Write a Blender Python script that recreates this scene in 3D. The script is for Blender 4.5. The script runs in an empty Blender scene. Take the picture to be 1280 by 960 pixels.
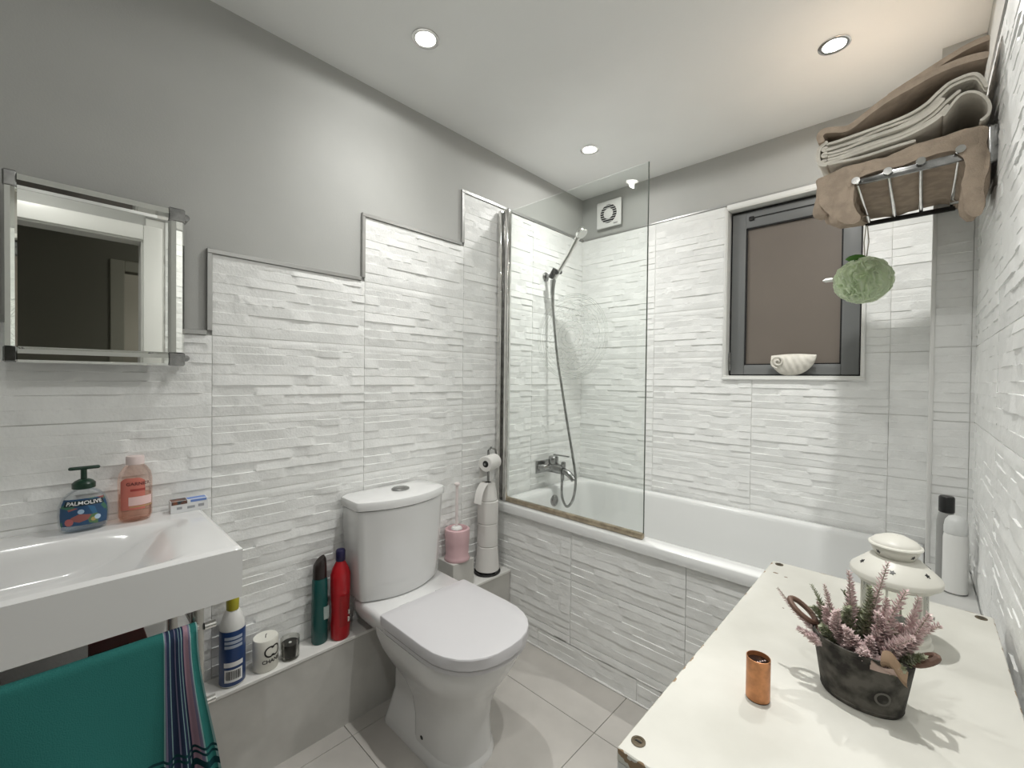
import bpy, bmesh, math, random
from mathutils import Vector, Matrix, noise
random.seed(11)
S = bpy.context.scene
COL = S.collection
PI = math.pi
sin, cos = math.sin, math.cos

# ------------------------------------------------------------------ camera
YAW, PITCH, ROLL, FPX = -0.7575, -0.0131, 0.0111, 541.28
fw = Vector((sin(YAW)*cos(PITCH), cos(YAW)*cos(PITCH), sin(PITCH)))
r0 = Vector((cos(YAW), -sin(YAW), 0)); u0 = r0.cross(fw)
rr = cos(ROLL)*r0 + sin(ROLL)*u0; uu = -sin(ROLL)*r0 + cos(ROLL)*u0
cd = bpy.data.cameras.new('camera'); cam = bpy.data.objects.new('camera', cd); COL.objects.link(cam)
cd.sensor_width = 36; cd.lens = 36*FPX/1280; cd.clip_start = .02
m3 = Matrix((rr, uu, -fw)).transposed()
cam.matrix_world = Matrix.Translation((1.5825, -2.313, 1.2534)) @ m3.to_4x4()
S.camera = cam

# ------------------------------------------------------------------ world, exposure, lamp power
w = bpy.data.worlds.new('night'); S.world = w; w.use_nodes = True
w.node_tree.nodes['Background'].inputs[0].default_value = (.05, .052, .06, 1)
w.node_tree.nodes['Background'].inputs[1].default_value = .3
S.view_settings.view_transform = 'Standard'; S.view_settings.look = 'None'
S.view_settings.gamma = 1; S.view_settings.use_curve_mapping = False
S.view_settings.exposure = 0.57
LAMP_W = 46.0
LAMP_COL = (1.0, .995, .965)

# room size
W, CEIL, REAR = 1.71, 2.392, -2.90
TH, TW = .25, .5
ZJ = .125                       # tile rows: ZJ + k*TH
RIM = .632

# ------------------------------------------------------------------ materials
MATS = {}
def mat(name, col=(.8, .8, .8), rough=.5, metal=0., spec=.5, bump=0., bscale=60., var=0., vscale=8., coat=0., emit=None, estr=0., trans=0., sub=0., col2=None, lo=.4, hi=.6, detail=4.):
    if name in MATS: return MATS[name]
    m = bpy.data.materials.new(name); m.use_nodes = True; nt = m.node_tree; N = nt.nodes; L = nt.links
    b = N['Principled BSDF']; I = b.inputs
    I['Base Color'].default_value = (*col, 1); I['Roughness'].default_value = rough; I['Metallic'].default_value = metal
    I['Specular IOR Level'].default_value = spec; I['Coat Weight'].default_value = coat; I['Transmission Weight'].default_value = trans
    if sub: I['Subsurface Weight'].default_value = sub; I['Subsurface Radius'].default_value = (.02, .02, .02)
    if emit: I['Emission Color'].default_value = (*emit, 1); I['Emission Strength'].default_value = estr
    geo = N.new('ShaderNodeNewGeometry')
    if var or col2:
        n = N.new('ShaderNodeTexNoise'); n.inputs['Scale'].default_value = vscale; n.inputs['Detail'].default_value = detail
        L.new(geo.outputs['Position'], n.inputs['Vector'])
        cr = N.new('ShaderNodeValToRGB'); e = cr.color_ramp.elements
        e[0].position, e[1].position = lo, hi
        c2 = col2 if col2 else tuple(c*(1-var) for c in col)
        e[0].color = (*c2, 1); e[1].color = (*col, 1)
        L.new(n.outputs['Fac'], cr.inputs['Fac']); L.new(cr.outputs['Color'], I['Base Color'])
    if bump:
        n2 = N.new('ShaderNodeTexNoise'); n2.inputs['Scale'].default_value = bscale; n2.inputs['Detail'].default_value = 5
        L.new(geo.outputs['Position'], n2.inputs['Vector'])
        bp = N.new('ShaderNodeBump'); bp.inputs['Strength'].default_value = bump; bp.inputs['Distance'].default_value = .004
        L.new(n2.outputs['Fac'], bp.inputs['Height']); L.new(bp.outputs['Normal'], I['Normal'])
    MATS[name] = m; return m

def glass(name, tint=(.95, .97, .95), gloss=.09, rough=.0, haze=0., hazecol=(.8, .8, .8)):
    """thin see-through sheet: tinted transparency with a mirror share that grows at grazing angles"""
    m = bpy.data.materials.new(name); m.use_nodes = True; nt = m.node_tree; N = nt.nodes; L = nt.links
    for n in list(N): N.remove(n)
    out = N.new('ShaderNodeOutputMaterial'); t = N.new('ShaderNodeBsdfTransparent'); t.inputs[0].default_value = (*tint, 1)
    g = N.new('ShaderNodeBsdfGlossy'); g.inputs['Roughness'].default_value = rough; g.inputs['Color'].default_value = (1, 1, 1, 1)
    fr = N.new('ShaderNodeFresnel'); fr.inputs[0].default_value = 1.33
    mx = N.new('ShaderNodeMixShader'); mu = N.new('ShaderNodeMath'); mu.operation = 'MULTIPLY'; mu.inputs[1].default_value = gloss*10
    L.new(fr.outputs[0], mu.inputs[0]); L.new(mu.outputs[0], mx.inputs[0]); L.new(t.outputs[0], mx.inputs[1]); L.new(g.outputs[0], mx.inputs[2])
    last = mx
    if haze:
        d = N.new('ShaderNodeBsdfDiffuse'); d.inputs[0].default_value = (*hazecol, 1); m2 = N.new('ShaderNodeMixShader'); m2.inputs[0].default_value = haze
        L.new(mx.outputs[0], m2.inputs[1]); L.new(d.outputs[0], m2.inputs[2]); last = m2
    L.new(last.outputs[0], out.inputs[0]); MATS[name] = m; return m

M_paint = mat('grey_wall_paint', (.46, .463, .445), .6, bump=.08, bscale=220, var=.05, vscale=2.5)
M_ceil = mat('ceiling_paint', (.85, .855, .84), .75, bump=.06, bscale=160, var=.04, vscale=1.6)
M_tile = mat('white_split_face_tile', (.87, .875, .86), .42, spec=.4, bump=.28, bscale=130, var=.05, vscale=12)
M_grout = mat('tile_grout', (.72, .72, .69), .9, bump=.1, bscale=300)
M_floor = mat('grey_floor_tile', (.55, .525, .49), .32, bump=.03, bscale=40, var=.22, vscale=3.2, lo=.36, hi=.66, detail=7)
M_floorgrout = mat('floor_grout', (.30, .285, .26), .9)
M_boxing = mat('grey_boxing_tile', (.56, .55, .52), .45, var=.12, vscale=7, bump=.03, bscale=80)
M_boxtop = mat('boxing_top', (.78, .77, .74), .5, var=.12, vscale=9)
M_trim = mat('brushed_edge_trim', (.42, .42, .41), .35, metal=.8)
M_chrome = mat('chrome', (.78, .77, .75), .1, metal=1., var=.12, vscale=25)
M_chrome_d = mat('dull_chrome', (.36, .36, .355), .22, metal=1., var=.3, vscale=40)
M_mirror = mat('mirror_silver', (.86, .87, .84), .015, metal=1.)
M_ceramic = mat('white_ceramic', (.74, .74, .735), .14, spec=.55, coat=.3)
M_seat = mat('white_toilet_lid', (.60, .59, .605), .28)
M_acryl = mat('white_bath_acrylic', (.72, .725, .715), .18, coat=.2)
M_white = mat('white_gloss_wood', (.80, .80, .77), .35)
M_black = mat('black_plastic', (.012, .012, .012), .35)
M_dark = mat('dark_void', (.02, .02, .02), .8)
M_winframe = mat('grey_window_frame', (.17, .175, .175), .42, bump=.03, bscale=200)
M_gasket = mat('window_gasket', (.01, .01, .01), .7)
M_pane = mat('frosted_pane', (.19, .163, .14), .38, spec=.35, bump=.05, bscale=400, var=.05, vscale=3)
M_white_pl = mat('white_plastic', (.78, .78, .76), .35)
M_glass = glass('shower_glass', (.965, .98, .97), .075)
M_etch = glass('etched_glass', (.97, .98, .97), .03, .3, .10, (.42, .43, .42))
M_seal = mat('aged_seal_strip', (.46, .385, .28), .3, metal=.5, var=.3, vscale=30)
M_green = glass('clear_bottle', (.92, .94, .95), .045)
M_pinkb = glass('pink_tinted_bottle', (.97, .88, .84), .045)

# ------------------------------------------------------------------ mesh helper
class G:
    def __init__(s): s.bm = bmesh.new(); s.uv = None
    def box(s, a, b, bev=0., seg=2):
        t = bmesh.new(); bmesh.ops.create_cube(t, size=1)
        for v in t.verts: v.co = Vector([a[i] + (v.co[i]+.5)*(b[i]-a[i]) for i in range(3)])
        if bev: bmesh.ops.bevel(t, geom=list(t.edges), offset=bev, segments=seg, profile=.5, affect='EDGES')
        s.merge(t); return s
    def merge(s, t, M=None):
        if M is not None: t.transform(M)
        me = bpy.data.meshes.new('tmp'); t.to_mesh(me); t.free(); s.bm.from_mesh(me); bpy.data.meshes.remove(me); return s
    def loft(s, rings, cap0=True, cap1=True, closed=True):
        R = [[s.bm.verts.new(p) for p in r] for r in rings]; n = len(R[0])
        for i in range(len(R)-1):
            for j in range(n if closed else n-1):
                k = (j+1) % n
                try: s.bm.faces.new((R[i][j], R[i][k], R[i+1][k], R[i+1][j]))
                except ValueError: pass
        if closed and cap0: s.bm.faces.new(list(reversed(R[0])))
        if closed and cap1: s.bm.faces.new(R[-1])
        return s
    def lathe(s, prof, o=(0, 0, 0), n=28, sx=1, sy=1, M=None, cap=True):
        rings = []
        for r, z in prof:
            ring = [Vector((r*sx*cos(2*PI*k/n), r*sy*sin(2*PI*k/n), z)) for k in range(n)]
            if M is not None: ring = [M @ p for p in ring]
            rings.append([p + Vector(o) for p in ring])
        return s.loft(rings, cap, cap)
    def tube(s, pts, r, n=10, closed=False, caps=True):
        P = [Vector(p) for p in pts]; rings = []; m = len(P)
        up = None
        for i, p in enumerate(P):
            a = P[(i-1) % m] if (closed or i > 0) else p; b = P[(i+1) % m] if (closed or i < m-1) else p
            t = (b-a).normalized()
            if up is None: up = Vector((0, 0, 1)) if abs(t.z) < .9 else Vector((1, 0, 0))
            x = t.cross(up); x = x.normalized() if x.length > 1e-6 else t.orthogonal().normalized()
            y = x.cross(t).normalized(); up = y
            rad = r[i] if isinstance(r, (list, tuple)) else r
            rings.append([p + rad*(cos(2*PI*k/n)*x + sin(2*PI*k/n)*y) for k in range(n)])
        if closed: rings.append(rings[0]); return s.loft(rings, False, False)
        return s.loft(rings, caps, caps)
    def prism(s, outline, f0, f1):
        return s.loft([[Vector(f0(*p)) for p in outline], [Vector(f1(*p)) for p in outline]])
    def sheet(s, nu, nv, f, uv=True):
        s.uv = s.bm.loops.layers.uv.verify()
        V = [[s.bm.verts.new(f(i/nu, j/nv)) for j in range(nv+1)] for i in range(nu+1)]
        for i in range(nu):
            for j in range(nv):
                fc = s.bm.faces.new((V[i][j], V[i+1][j], V[i+1][j+1], V[i][j+1]))
                for l, (a, b) in zip(fc.loops, ((i, j), (i+1, j), (i+1, j+1), (i, j+1))): l[s.uv].uv = (a/nu, b/nv)
        return s

ORI = {}
def finish(name, g, m, smooth=True, ang=38, shift=(0, 0, 0), fixn=True):
    bm = g.bm
    if fixn: bmesh.ops.recalc_face_normals(bm, faces=list(bm.faces))
    if any(shift): bmesh.ops.translate(bm, verts=list(bm.verts), vec=-Vector(shift))
    me = bpy.data.meshes.new(name); bm.to_mesh(me); bm.free()
    me.materials.append(m)
    if smooth:
        me.polygons.foreach_set('use_smooth', [True]*len(me.polygons)); me.set_sharp_from_angle(angle=math.radians(ang))
    return me
def tag(o, label=None, cat=None, group=None, kind=None):
    if label: o['label'] = label
    if cat: o['category'] = cat
    if group: o['group'] = group
    if kind: o['kind'] = kind
    return o
def thing(name, label, cat, loc=(0, 0, 0), group=None, rotz=0., local=False):
    o = bpy.data.objects.new(name, None); o.empty_display_size = .05; COL.objects.link(o); o.location = loc; o.rotation_euler.z = rotz
    ORI[o] = Vector((0, 0, 0)) if local else Vector(loc)
    return tag(o, label, cat, group)
def part(name, g, m, parent, label=None, smooth=True, ang=38, fixn=True, kind=None):
    L = ORI[parent]; me = finish(name, g, m, smooth, ang, L, fixn)
    o = bpy.data.objects.new(name, me); COL.objects.link(o); o.parent = parent; ORI[o] = L
    return tag(o, label, kind=kind)
def solo(name, g, m, label, cat, loc, group=None, smooth=True, ang=38, fixn=True):
    me = finish(name, g, m, smooth, ang, loc, fixn); o = bpy.data.objects.new(name, me); COL.objects.link(o); o.location = loc; ORI[o] = Vector(loc)
    return tag(o, label, cat, group)
def struct(name, g, m, smooth=False, label=None):
    me = finish(name, g, m, smooth); o = bpy.data.objects.new(name, me); COL.objects.link(o); ORI[o] = Vector((0, 0, 0))
    return tag(o, label, kind='structure')
def copy_tree(o, parent=None):
    c = o.copy(); COL.objects.link(c); c.parent = parent; ORI[c] = ORI[o]
    for ch in list(o.children): copy_tree(ch, c)
    return c
def letters(body, size, fn, bold=.0, align='CENTER'):
    """flat lettering; fn maps (x, y) in metres to a point on the thing"""
    cu = bpy.data.curves.new('letters', 'FONT'); cu.body = body; cu.size = size; cu.align_x = align; cu.align_y = 'CENTER'; cu.offset = bold; cu.resolution_u = 3
    ob = bpy.data.objects.new('letters', cu); COL.objects.link(ob)
    dg = bpy.context.evaluated_depsgraph_get(); me = bpy.data.meshes.new_from_object(ob.evaluated_get(dg))
    g = G(); g.bm.from_mesh(me); bpy.data.objects.remove(ob); bpy.data.meshes.remove(me); bpy.data.curves.remove(cu)
    for v in g.bm.verts: v.co = Vector(fn(v.co.x, v.co.y))
    return g
def catmull(P, n=6, closed=False):
    P = [Vector(p) for p in P]; m = len(P); out = []
    for i in range(m if closed else m-1):
        p0 = P[(i-1) % m] if (closed or i) else P[0]; p1 = P[i]; p2 = P[(i+1) % m]; p3 = P[(i+2) % m] if (closed or i < m-2) else P[-1]
        for k in range(n):
            t = k/n; out.append(.5*((2*p1)+(p2-p0)*t+(2*p0-5*p1+4*p2-p3)*t*t+(3*p1-p0-3*p2+p3)*t**3))
    if not closed: out.append(P[-1])
    return out

# ------------------------------------------------------------------ split-face tile: courses of ledge stones in relief
def tile_bm(seed):
    rnd = random.Random(seed); eps = .0009
    hs = [rnd.uniform(.024, .038) for _ in range(8)]; k = (TH-2*eps)/sum(hs); hs = [h*k for h in hs]
    ys = [eps]
    for h in hs: ys.append(ys[-1]+h)
    rows = []                                    # (v, course)
    for c in range(8):
        a, b = ys[c], ys[c+1]
        for v in (a+.0004, a+.0028, a+(b-a)*.35, a+(b-a)*.65, b-.0028, b-.0004): rows.append((v, c))
    stones = []
    for c in range(8):
        u = 0; L = []
        while u < TW:
            ln = rnd.uniform(.045, .15); L.append((u, u+ln, rnd.uniform(0, .0036), rnd.uniform(-.0020, .0020), rnd.random() < .28)); u += ln
        stones.append(L)
    nu = 66; us = [eps+(TW-2*eps)*i/nu for i in range(nu+1)]
    bm = bmesh.new(); grid = []
    for v, c in rows:
        a, b = ys[c], ys[c+1]; t = (v-a)/(b-a); R = []
        for u in us:
            st = next(q for q in stones[c] if u <= q[1]+1e-6)
            n = noise.noise(Vector((u*22+seed, v*70, seed*3.1))); n2 = noise.noise(Vector((u*70, v*120, seed+9.)))
            d = st[2] + st[3]*(t-.5)*2 + .0007*n + (.0022*n2 if st[4] else .0004*n2)
            if u < eps+.004 or u > TW-eps-.004: d *= .5
            if v < .004 or v > TH-.004: d *= .35
            R.append(bm.verts.new((u, v, .006+max(d, -.002))))
        grid.append(R)
    for i in range(len(grid)-1):
        for j in range(nu): bm.faces.new((grid[i][j], grid[i][j+1], grid[i+1][j+1], grid[i+1][j]))
    # edges down to the bed
    def skirt(vs):
        lo = [bm.verts.new((v.co.x, v.co.y, 0)) for v in vs]
        for i in range(len(vs)-1): bm.faces.new((vs[i], lo[i], lo[i+1], vs[i+1]))
    skirt(grid[0]); skirt(list(reversed(grid[-1]))); skirt([r[-1] for r in grid]); skirt([r[0] for r in reversed(grid)])
    return bm
TILE_BM = [tile_bm(5), tile_bm(23)]
def bm_mesh(bm, name='tile'):
    me = bpy.data.meshes.new(name); bm.to_mesh(me); me.materials.append(M_tile)
    me.polygons.foreach_set('use_smooth', [True]*len(me.polygons)); me.set_sharp_from_angle(angle=math.radians(32)); return me
TILE_ME = [bm_mesh(b) for b in TILE_BM]
def cut(bm, u0, u1, v0, v1):
    c = bm.copy()
    for co, no, on in (((u0, 0, 0), (-1, 0, 0), u0 > 0), ((u1, 0, 0), (1, 0, 0), u1 < TW), ((0, v0, 0), (0, -1, 0), v0 > 0), ((0, v1, 0), (0, 1, 0), v1 < TH)):
        if on: bmesh.ops.bisect_plane(c, geom=list(c.verts)+list(c.edges)+list(c.faces), plane_co=co, plane_no=no, clear_outer=True)
    return c
CUTS = {}
def tiles(parent, org, ud, nd, u0j, region, holes=(), off=0., flip=0):
    """tile a wall: org = point with u=0,z=0 on the bed plane; region(ucell) -> (umin,umax,zmin,zmax) list"""
    ud = Vector(ud); nd = Vector(nd); vd = Vector((0, 0, 1)); B = Matrix((ud, vd, nd)).transposed()
    for (ra, rb, za, zb) in region:
        i0 = math.floor((ra-u0j)/TW+1e-6); i1 = math.ceil((rb-u0j)/TW-1e-6)
        k0 = math.floor((za-ZJ)/TH+1e-6); k1 = math.ceil((zb-ZJ)/TH-1e-6)
        for i in range(i0, i1):
            for k in range(k0, k1):
                cu, cv = u0j+i*TW, ZJ+k*TH
                a, b = max(ra, cu)-cu, min(rb, cu+TW)-cu; c, d = max(za, cv)-cv, min(zb, cv+TH)-cv
                if b-a < .006 or d-c < .006: continue
                rects = [(a, b, c, d)]
                for (ha, hb, hc, hd) in holes:
                    nr = []
                    for (x0, x1, y0, y1) in rects:
                        A, Bq, Cq, D = max(x0, ha-cu), min(x1, hb-cu), max(y0, hc-cv), min(y1, hd-cv)
                        if A >= Bq or Cq >= D: nr.append((x0, x1, y0, y1)); continue
                        for q in ((x0, A, y0, y1), (Bq, x1, y0, y1), (A, Bq, y0, Cq), (A, Bq, D, y1)):
                            if q[1]-q[0] > .004 and q[3]-q[2] > .004: nr.append(q)
                    rects = nr
                if not rects: continue
                vi = (i*7+k*3+flip) % 5 == 0
                full = len(rects) == 1 and rects[0][0] < .002 and rects[0][1] > TW-.002 and rects[0][2] < .002 and rects[0][3] > TH-.002
                if full: me = TILE_ME[vi]
                else:
                    key = (vi, tuple(tuple(round(q, 3) for q in r) for r in rects))
                    if key not in CUTS:
                        t = bmesh.new()
                        for r in rects:
                            cb = cut(TILE_BM[vi], *r); tmp = bpy.data.meshes.new('t'); cb.to_mesh(tmp); cb.free(); t.from_mesh(tmp); bpy.data.meshes.remove(tmp)
                        CUTS[key] = bm_mesh(t); t.free()
                    me = CUTS[key]
                o = bpy.data.objects.new('tile', me); COL.objects.link(o); o.parent = parent
                p = Vector(org) + ud*cu + vd*cv + nd*off
                o.matrix_local = Matrix.Translation(p - ORI[parent]) @ B.to_4x4()

# ------------------------------------------------------------------ the room shell
BED = .008                                   # painted plane lies this far behind the tile plane
g = G().box((-.12, REAR-.12, -.12), (W+.12, .20, -.012)); floor = struct('floor', g, M_floorgrout)
FJX, FJY = .76, -1.0
for i in range(-2, 3):
    for j in range(-4, 2):
        a, b = max(0, FJX+(i-1)*.6), min(W, FJX+i*.6); c, d = max(REAR, FJY+(j)*.6), min(-.70, FJY+(j+1)*.6)
        if b-a < .03 or d-c < .03: continue
        part('floor_tile', G().box((a+.001, c+.001, -.012), (b-.001, d-.001, 0), .0008, 1), M_floor, floor, smooth=False)
ceiling = struct('ceiling', G().box((-.12, REAR-.12, CEIL+.035), (W+.12, .20, CEIL+.12)), M_ceil)
# plasterboard skin with round cut-outs for the downlights is built below, with the lamps

g = G().box((-.12, REAR-.12, -.012), (-BED, .20, CEIL)); wall_left = struct('wall_left', g, M_paint)
LJ = -1.98                                    # a joint on the left wall
steps = [(-.98, .006, 2.125), (-1.48, -.98, 1.875), (-1.98, -1.48, 1.625), (REAR, -1.98, 1.375)]
for a, b, z in steps:
    part('grout_bed', G().box((-BED, a, .0), (-BED+.004, b, z)), M_grout, wall_left, smooth=False)
tiles(wall_left, (-BED, 0, 0), (0, 1, 0), (1, 0, 0), LJ, [(a, b, .30, z) for a, b, z in steps])
# metal edge trim along the stepped top
tt = .0145
def trim(a, b): return G().box(a, b, .0015, 1)
for a, b, z in steps:
    e = b+ (tt if b > -.9 else 0)
    part('edge_trim', trim((-BED, a-tt, z), (.005, b-tt if b < -.5 else b, z+tt)), M_trim, wall_left, smooth=False)
for (y, z0, z1) in ((-.98, 1.875, 2.125), (-1.48, 1.625, 1.875), (-1.98, 1.375, 1.625)):
    part('edge_trim', trim((-BED, y-tt, z0+tt), (.005, y, z1)), M_trim, wall_left, smooth=False)

# back wall with the window opening
WX0, WX1, WZ0, WZ1 = .862, 1.402, 1.273, 2.105
g = G().box((-.12, BED, -.012), (WX0, .20, CEIL)).box((WX1, BED, -.012), (W+.12, .20, CEIL)).box((WX0, BED, -.012), (WX1, .20, WZ0)).box((WX0, BED, WZ1), (WX1, .20, CEIL))
wall_back = struct('wall_back', g, M_paint)
CX = 1.607; CY = -.24                         # pipe column in the corner
hole = [(WX0-.008, WX1+.008, WZ0-.008, WZ1+.03)]
for q in ((0, WX0, .55, 2.125), (WX1, CX, .55, 2.125), (WX0, WX1, .55, WZ0)):
    part('grout_bed', G().box((q[0], BED-.004, q[2]), (q[1], BED, q[3])), M_grout, wall_back, smooth=False)
tiles(wall_back, (0, BED, 0), (1, 0, 0), (0, -1, 0), .488, [(-.004, CX+.004, .60, 2.125)], hole, flip=2)
part('edge_trim', trim((.01, -.004, 2.125), (CX, BED, 2.135)), M_trim, wall_back, smooth=False)
# window reveal lining, white edge trims
LN = mat('reveal_white', (.72, .72, .69), .5, bump=.05, bscale=90)
for q in (((WX0-.001, -.004, WZ0), (WX0+.006, .09, WZ1)), ((WX1-.006, -.004, WZ0), (WX1+.001, .09, WZ1)), ((WX0+.006, -.004, WZ1-.006), (WX1-.006, .09, WZ1+.001)), ((WX0-.004, -.008, WZ0-.006), (WX1+.004, .09, WZ0+.006))):
    part('reveal_lining', G().box(*q, .001, 1), LN, wall_back, smooth=False)
for q in (((WX0-.009, -.007, WZ0-.008), (WX0, .001, WZ1+.01)), ((WX1, -.007, WZ0-.008), (WX1+.009, .001, WZ1+.01)), ((WX0-.009, -.010, WZ0-.014), (WX1+.009, .0, WZ0-.003)), ((WX0, -.006, WZ1), (WX1, .001, WZ1+.022))):
    part('reveal_trim', G().box(*q, .002, 2), M_white_pl, wall_back)

# pipe column
wall_column = struct('wall_column', G().box((CX+BED, CY+BED, -.012), (W+.02, BED, CEIL)), M_paint)
part('grout_bed', G().box((CX+BED, CY+BED-.004, .55), (W, CY+BED, 2.125)), M_grout, wall_column, smooth=False)
part('grout_bed', G().box((CX+BED-.004, CY+BED-.004, .55), (CX+BED, BED, 2.125)), M_grout, wall_column, smooth=False)
tiles(wall_column, (0, CY+BED, 0), (1, 0, 0), (0, -1, 0), 1.20, [(CX+.006, W+.004, .63, 2.125)])
tiles(wall_column, (CX+BED, 0, 0), (0, -1, 0), (-1, 0, 0), -.1, [(0.004, -CY-.006, .63, 2.125)])
part('edge_trim', G().box((CX-.006, CY-.004, .63), (CX+.006, CY+.008, 2.135), .003, 2), M_white_pl, wall_column)
part('edge_trim', trim((CX+.006, CY-.002, 2.125), (W, CY+BED, 2.135)), M_trim, wall_column, smooth=False)

# right wall with the doorway beside the camera
DY0, DY1, DZ = -2.72, -1.96, 2.01
g = G().box((W+BED, DY1, -.012), (W+.12, .20, CEIL)).box((W+BED, REAR-.12, -.012), (W+.12, DY0, CEIL)).box((W+BED, DY0, DZ), (W+.12, DY1, CEIL))
wall_right = struct('wall_right', g, M_paint)
part('grout_bed', G().box((W+BED-.004, DY1, 0), (W+BED, CY, 2.125)), M_grout, wall_right, smooth=False)
tiles(wall_right, (W+BED, 0, 0), (0, -1, 0), (-1, 0, 0), .30, [(-CY-.004, -DY1-.085, .0, 2.125)], flip=1)
part('edge_trim', trim((W-.004, DY1, 2.125), (W+BED, CY, 2.135)), M_trim, wall_right, smooth=False)
wall_front = struct('wall_front', G().box((-.12, REAR-.12, -.012), (W+.12, REAR, CEIL)), M_paint)

# door casing, and the dim hall that the mirror shows
door = struct('door_1', G().box((W+.005, DY1-.02, 0), (W+.12, DY1, DZ)).box((W+.005, DY0, 0), (W+.12, DY0+.02, DZ)).box((W+.005, DY0+.02, DZ-.02), (W+.12, DY1-.02, DZ)), M_white)
def casing(a, b):
    return G().box(a, b, .006, 2)
cx0, cx1 = W-.012, W+BED
part('casing', casing((cx0, DY1-.012, 0), (cx1, DY1+.07, DZ+.07)), M_white, door)
part('casing', casing((cx0, DY0-.07, 0), (cx1, DY0+.012, DZ+.07)), M_white, door)
part('casing', casing((cx0, DY0+.012, DZ-.012), (cx1, DY1-.012, DZ+.07)), M_white, door)
M_hall = mat('olive_hall_paint', (.20, .195, .155), .7)
HX = 2.9
floor_hall = struct('floor_hall', G().box((W+.12, -3.4, -.05), (4.2, -.9, 0)), mat('hall_carpet', (.12, .11, .10), .95))
struct('ceiling_hall', G().box((W+.12, -3.4, CEIL), (4.2, -.9, CEIL+.08)), mat('hall_ceiling', (.45, .44, .40), .8))
struct('wall_hall_far', G().box((HX, -3.4, 0), (HX+.1, -1.95, CEIL)).box((HX, -1.95, 2.02), (HX+.1, -1.19, CEIL)).box((HX, -1.19, 0), (HX+.1, -.9, CEIL)), M_hall)
struct('wall_hall_side', G().box((W+.12, -3.5, 0), (4.2, -3.4, CEIL)), M_hall)
struct('wall_hall_end', G().box((W+.12, -.9, 0), (4.2, -.8, CEIL)), M_hall)
struct('wall_room_beyond', G().box((4.2, -3.4, 0), (4.3, -.9, CEIL)), mat('beyond_paint', (.55, .52, .43), .7))
door2 = struct('door_2', G().box((HX-.012, -2.03, 0), (HX, -1.95, 2.10), .004, 1), mat('hall_casing', (.42, .41, .34), .5))
part('casing', G().box((HX-.012, -1.95, 2.02), (HX, -1.19, 2.10), .004, 1).box((HX-.012, -1.19, 0), (HX, -1.11, 2.10), .004, 1), MATS['hall_casing'], door2)

# ------------------------------------------------------------------ downlights in the ceiling
LPOS = [(.352, -1.453), (1.349, -.50), (.367, -.486), (1.36, -1.44), (1.35, -2.42)]
g = G()
bm = g.bm
# ceiling skin: a flat board with square-to-round rings around each lamp
def skin():
    n = 32; rad = .034; q = .06
    ys = sorted({REAR-.12, .20, *[y+s*q for x, y in LPOS for s in (-1, 1)]}); xs = sorted({-.12, W+.12, *[x+s*q for x, y in LPOS for s in (-1, 1)]})
    V = {}
    def vv(x, y):
        k = (round(x, 5), round(y, 5))
        if k not in V: V[k] = bm.verts.new((x, y, CEIL))
        return V[k]
    for i in range(len(xs)-1):
        for j in range(len(ys)-1):
            mx, my = (xs[i]+xs[i+1])/2, (ys[j]+ys[j+1])/2
            if any(abs(mx-x) < q and abs(my-y) < q for x, y in LPOS): continue
            bm.faces.new((vv(xs[i], ys[j]), vv(xs[i], ys[j+1]), vv(xs[i+1], ys[j+1]), vv(xs[i+1], ys[j])))
    for x, y in LPOS:
        outer, inner, up = [], [], []
        for k in range(n):
            a = 2*PI*k/n; c, s_ = cos(a), sin(a); m = q/max(abs(c), abs(s_))
            outer.append(bm.verts.new((x+c*m, y+s_*m, CEIL))); inner.append(bm.verts.new((x+c*rad, y+s_*rad, CEIL))); up.append(bm.verts.new((x+c*rad, y+s_*rad, CEIL+.035)))
        for k in range(n):
            l = (k+1) % n
            bm.faces.new((outer[k], outer[l], inner[l], inner[k])); bm.faces.new((inner[k], inner[l], up[l], up[k]))
skin()
part('plasterboard', g, M_ceil, ceiling, smooth=False)
M_lens = mat('lamp_lens', (1, .97, .92), .4, emit=(1, .97, .91), estr=22)
def beam(ld, n=4.6, wide=.075):
    # lamp distribution: strong down, weak sideways, like a recessed spot bulb
    ld.use_nodes = True; N = ld.node_tree.nodes; L = ld.node_tree.links; e = N['Emission']
    tc = N.new('ShaderNodeTexCoord'); sx_ = N.new('ShaderNodeSeparateXYZ'); L.new(tc.outputs['Normal'], sx_.inputs[0])
    a = N.new('ShaderNodeMath'); a.operation = 'ABSOLUTE'; L.new(sx_.outputs[2], a.inputs[0])
    p = N.new('ShaderNodeMath'); p.operation = 'POWER'; L.new(a.outputs[0], p.inputs[0]); p.inputs[1].default_value = n
    m = N.new('ShaderNodeMath'); m.operation = 'MULTIPLY_ADD'; L.new(p.outputs[0], m.inputs[0]); m.inputs[1].default_value = 1-wide; m.inputs[2].default_value = wide
    L.new(m.outputs[0], e.inputs['Strength'])
def downlight(x, y, z, label, power):
    t = thing('downlight', label, 'downlight', (x, y, z), 'recessed ceiling downlights')
    part('bezel', G().lathe([(.045, 0), (.046, -.003), (.040, -.005), (.033, -.003), (.031, .004), (.030, .02), (.033, .02), (.034, .0)], (x, y, z), 32, cap=False), M_chrome, t)
    part('lens', G().lathe([(.031, .010), (.031, .006), (.026, .003), (.012, .0015)], (x, y, z), 28), M_lens, t)
    ld = bpy.data.lights.new('lamp', 'SPOT'); ld.energy = power; ld.color = LAMP_COL; ld.shadow_soft_size = .012; ld.spot_size = math.radians(176); ld.spot_blend = .15; beam(ld)
    lo = bpy.data.objects.new('lamp', ld); COL.objects.link(lo); lo.parent = t; lo.location = (0, 0, -.022)
    return t
downlight(*LPOS[0], CEIL, 'recessed ceiling downlight above the toilet', LAMP_W*.62)
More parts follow.
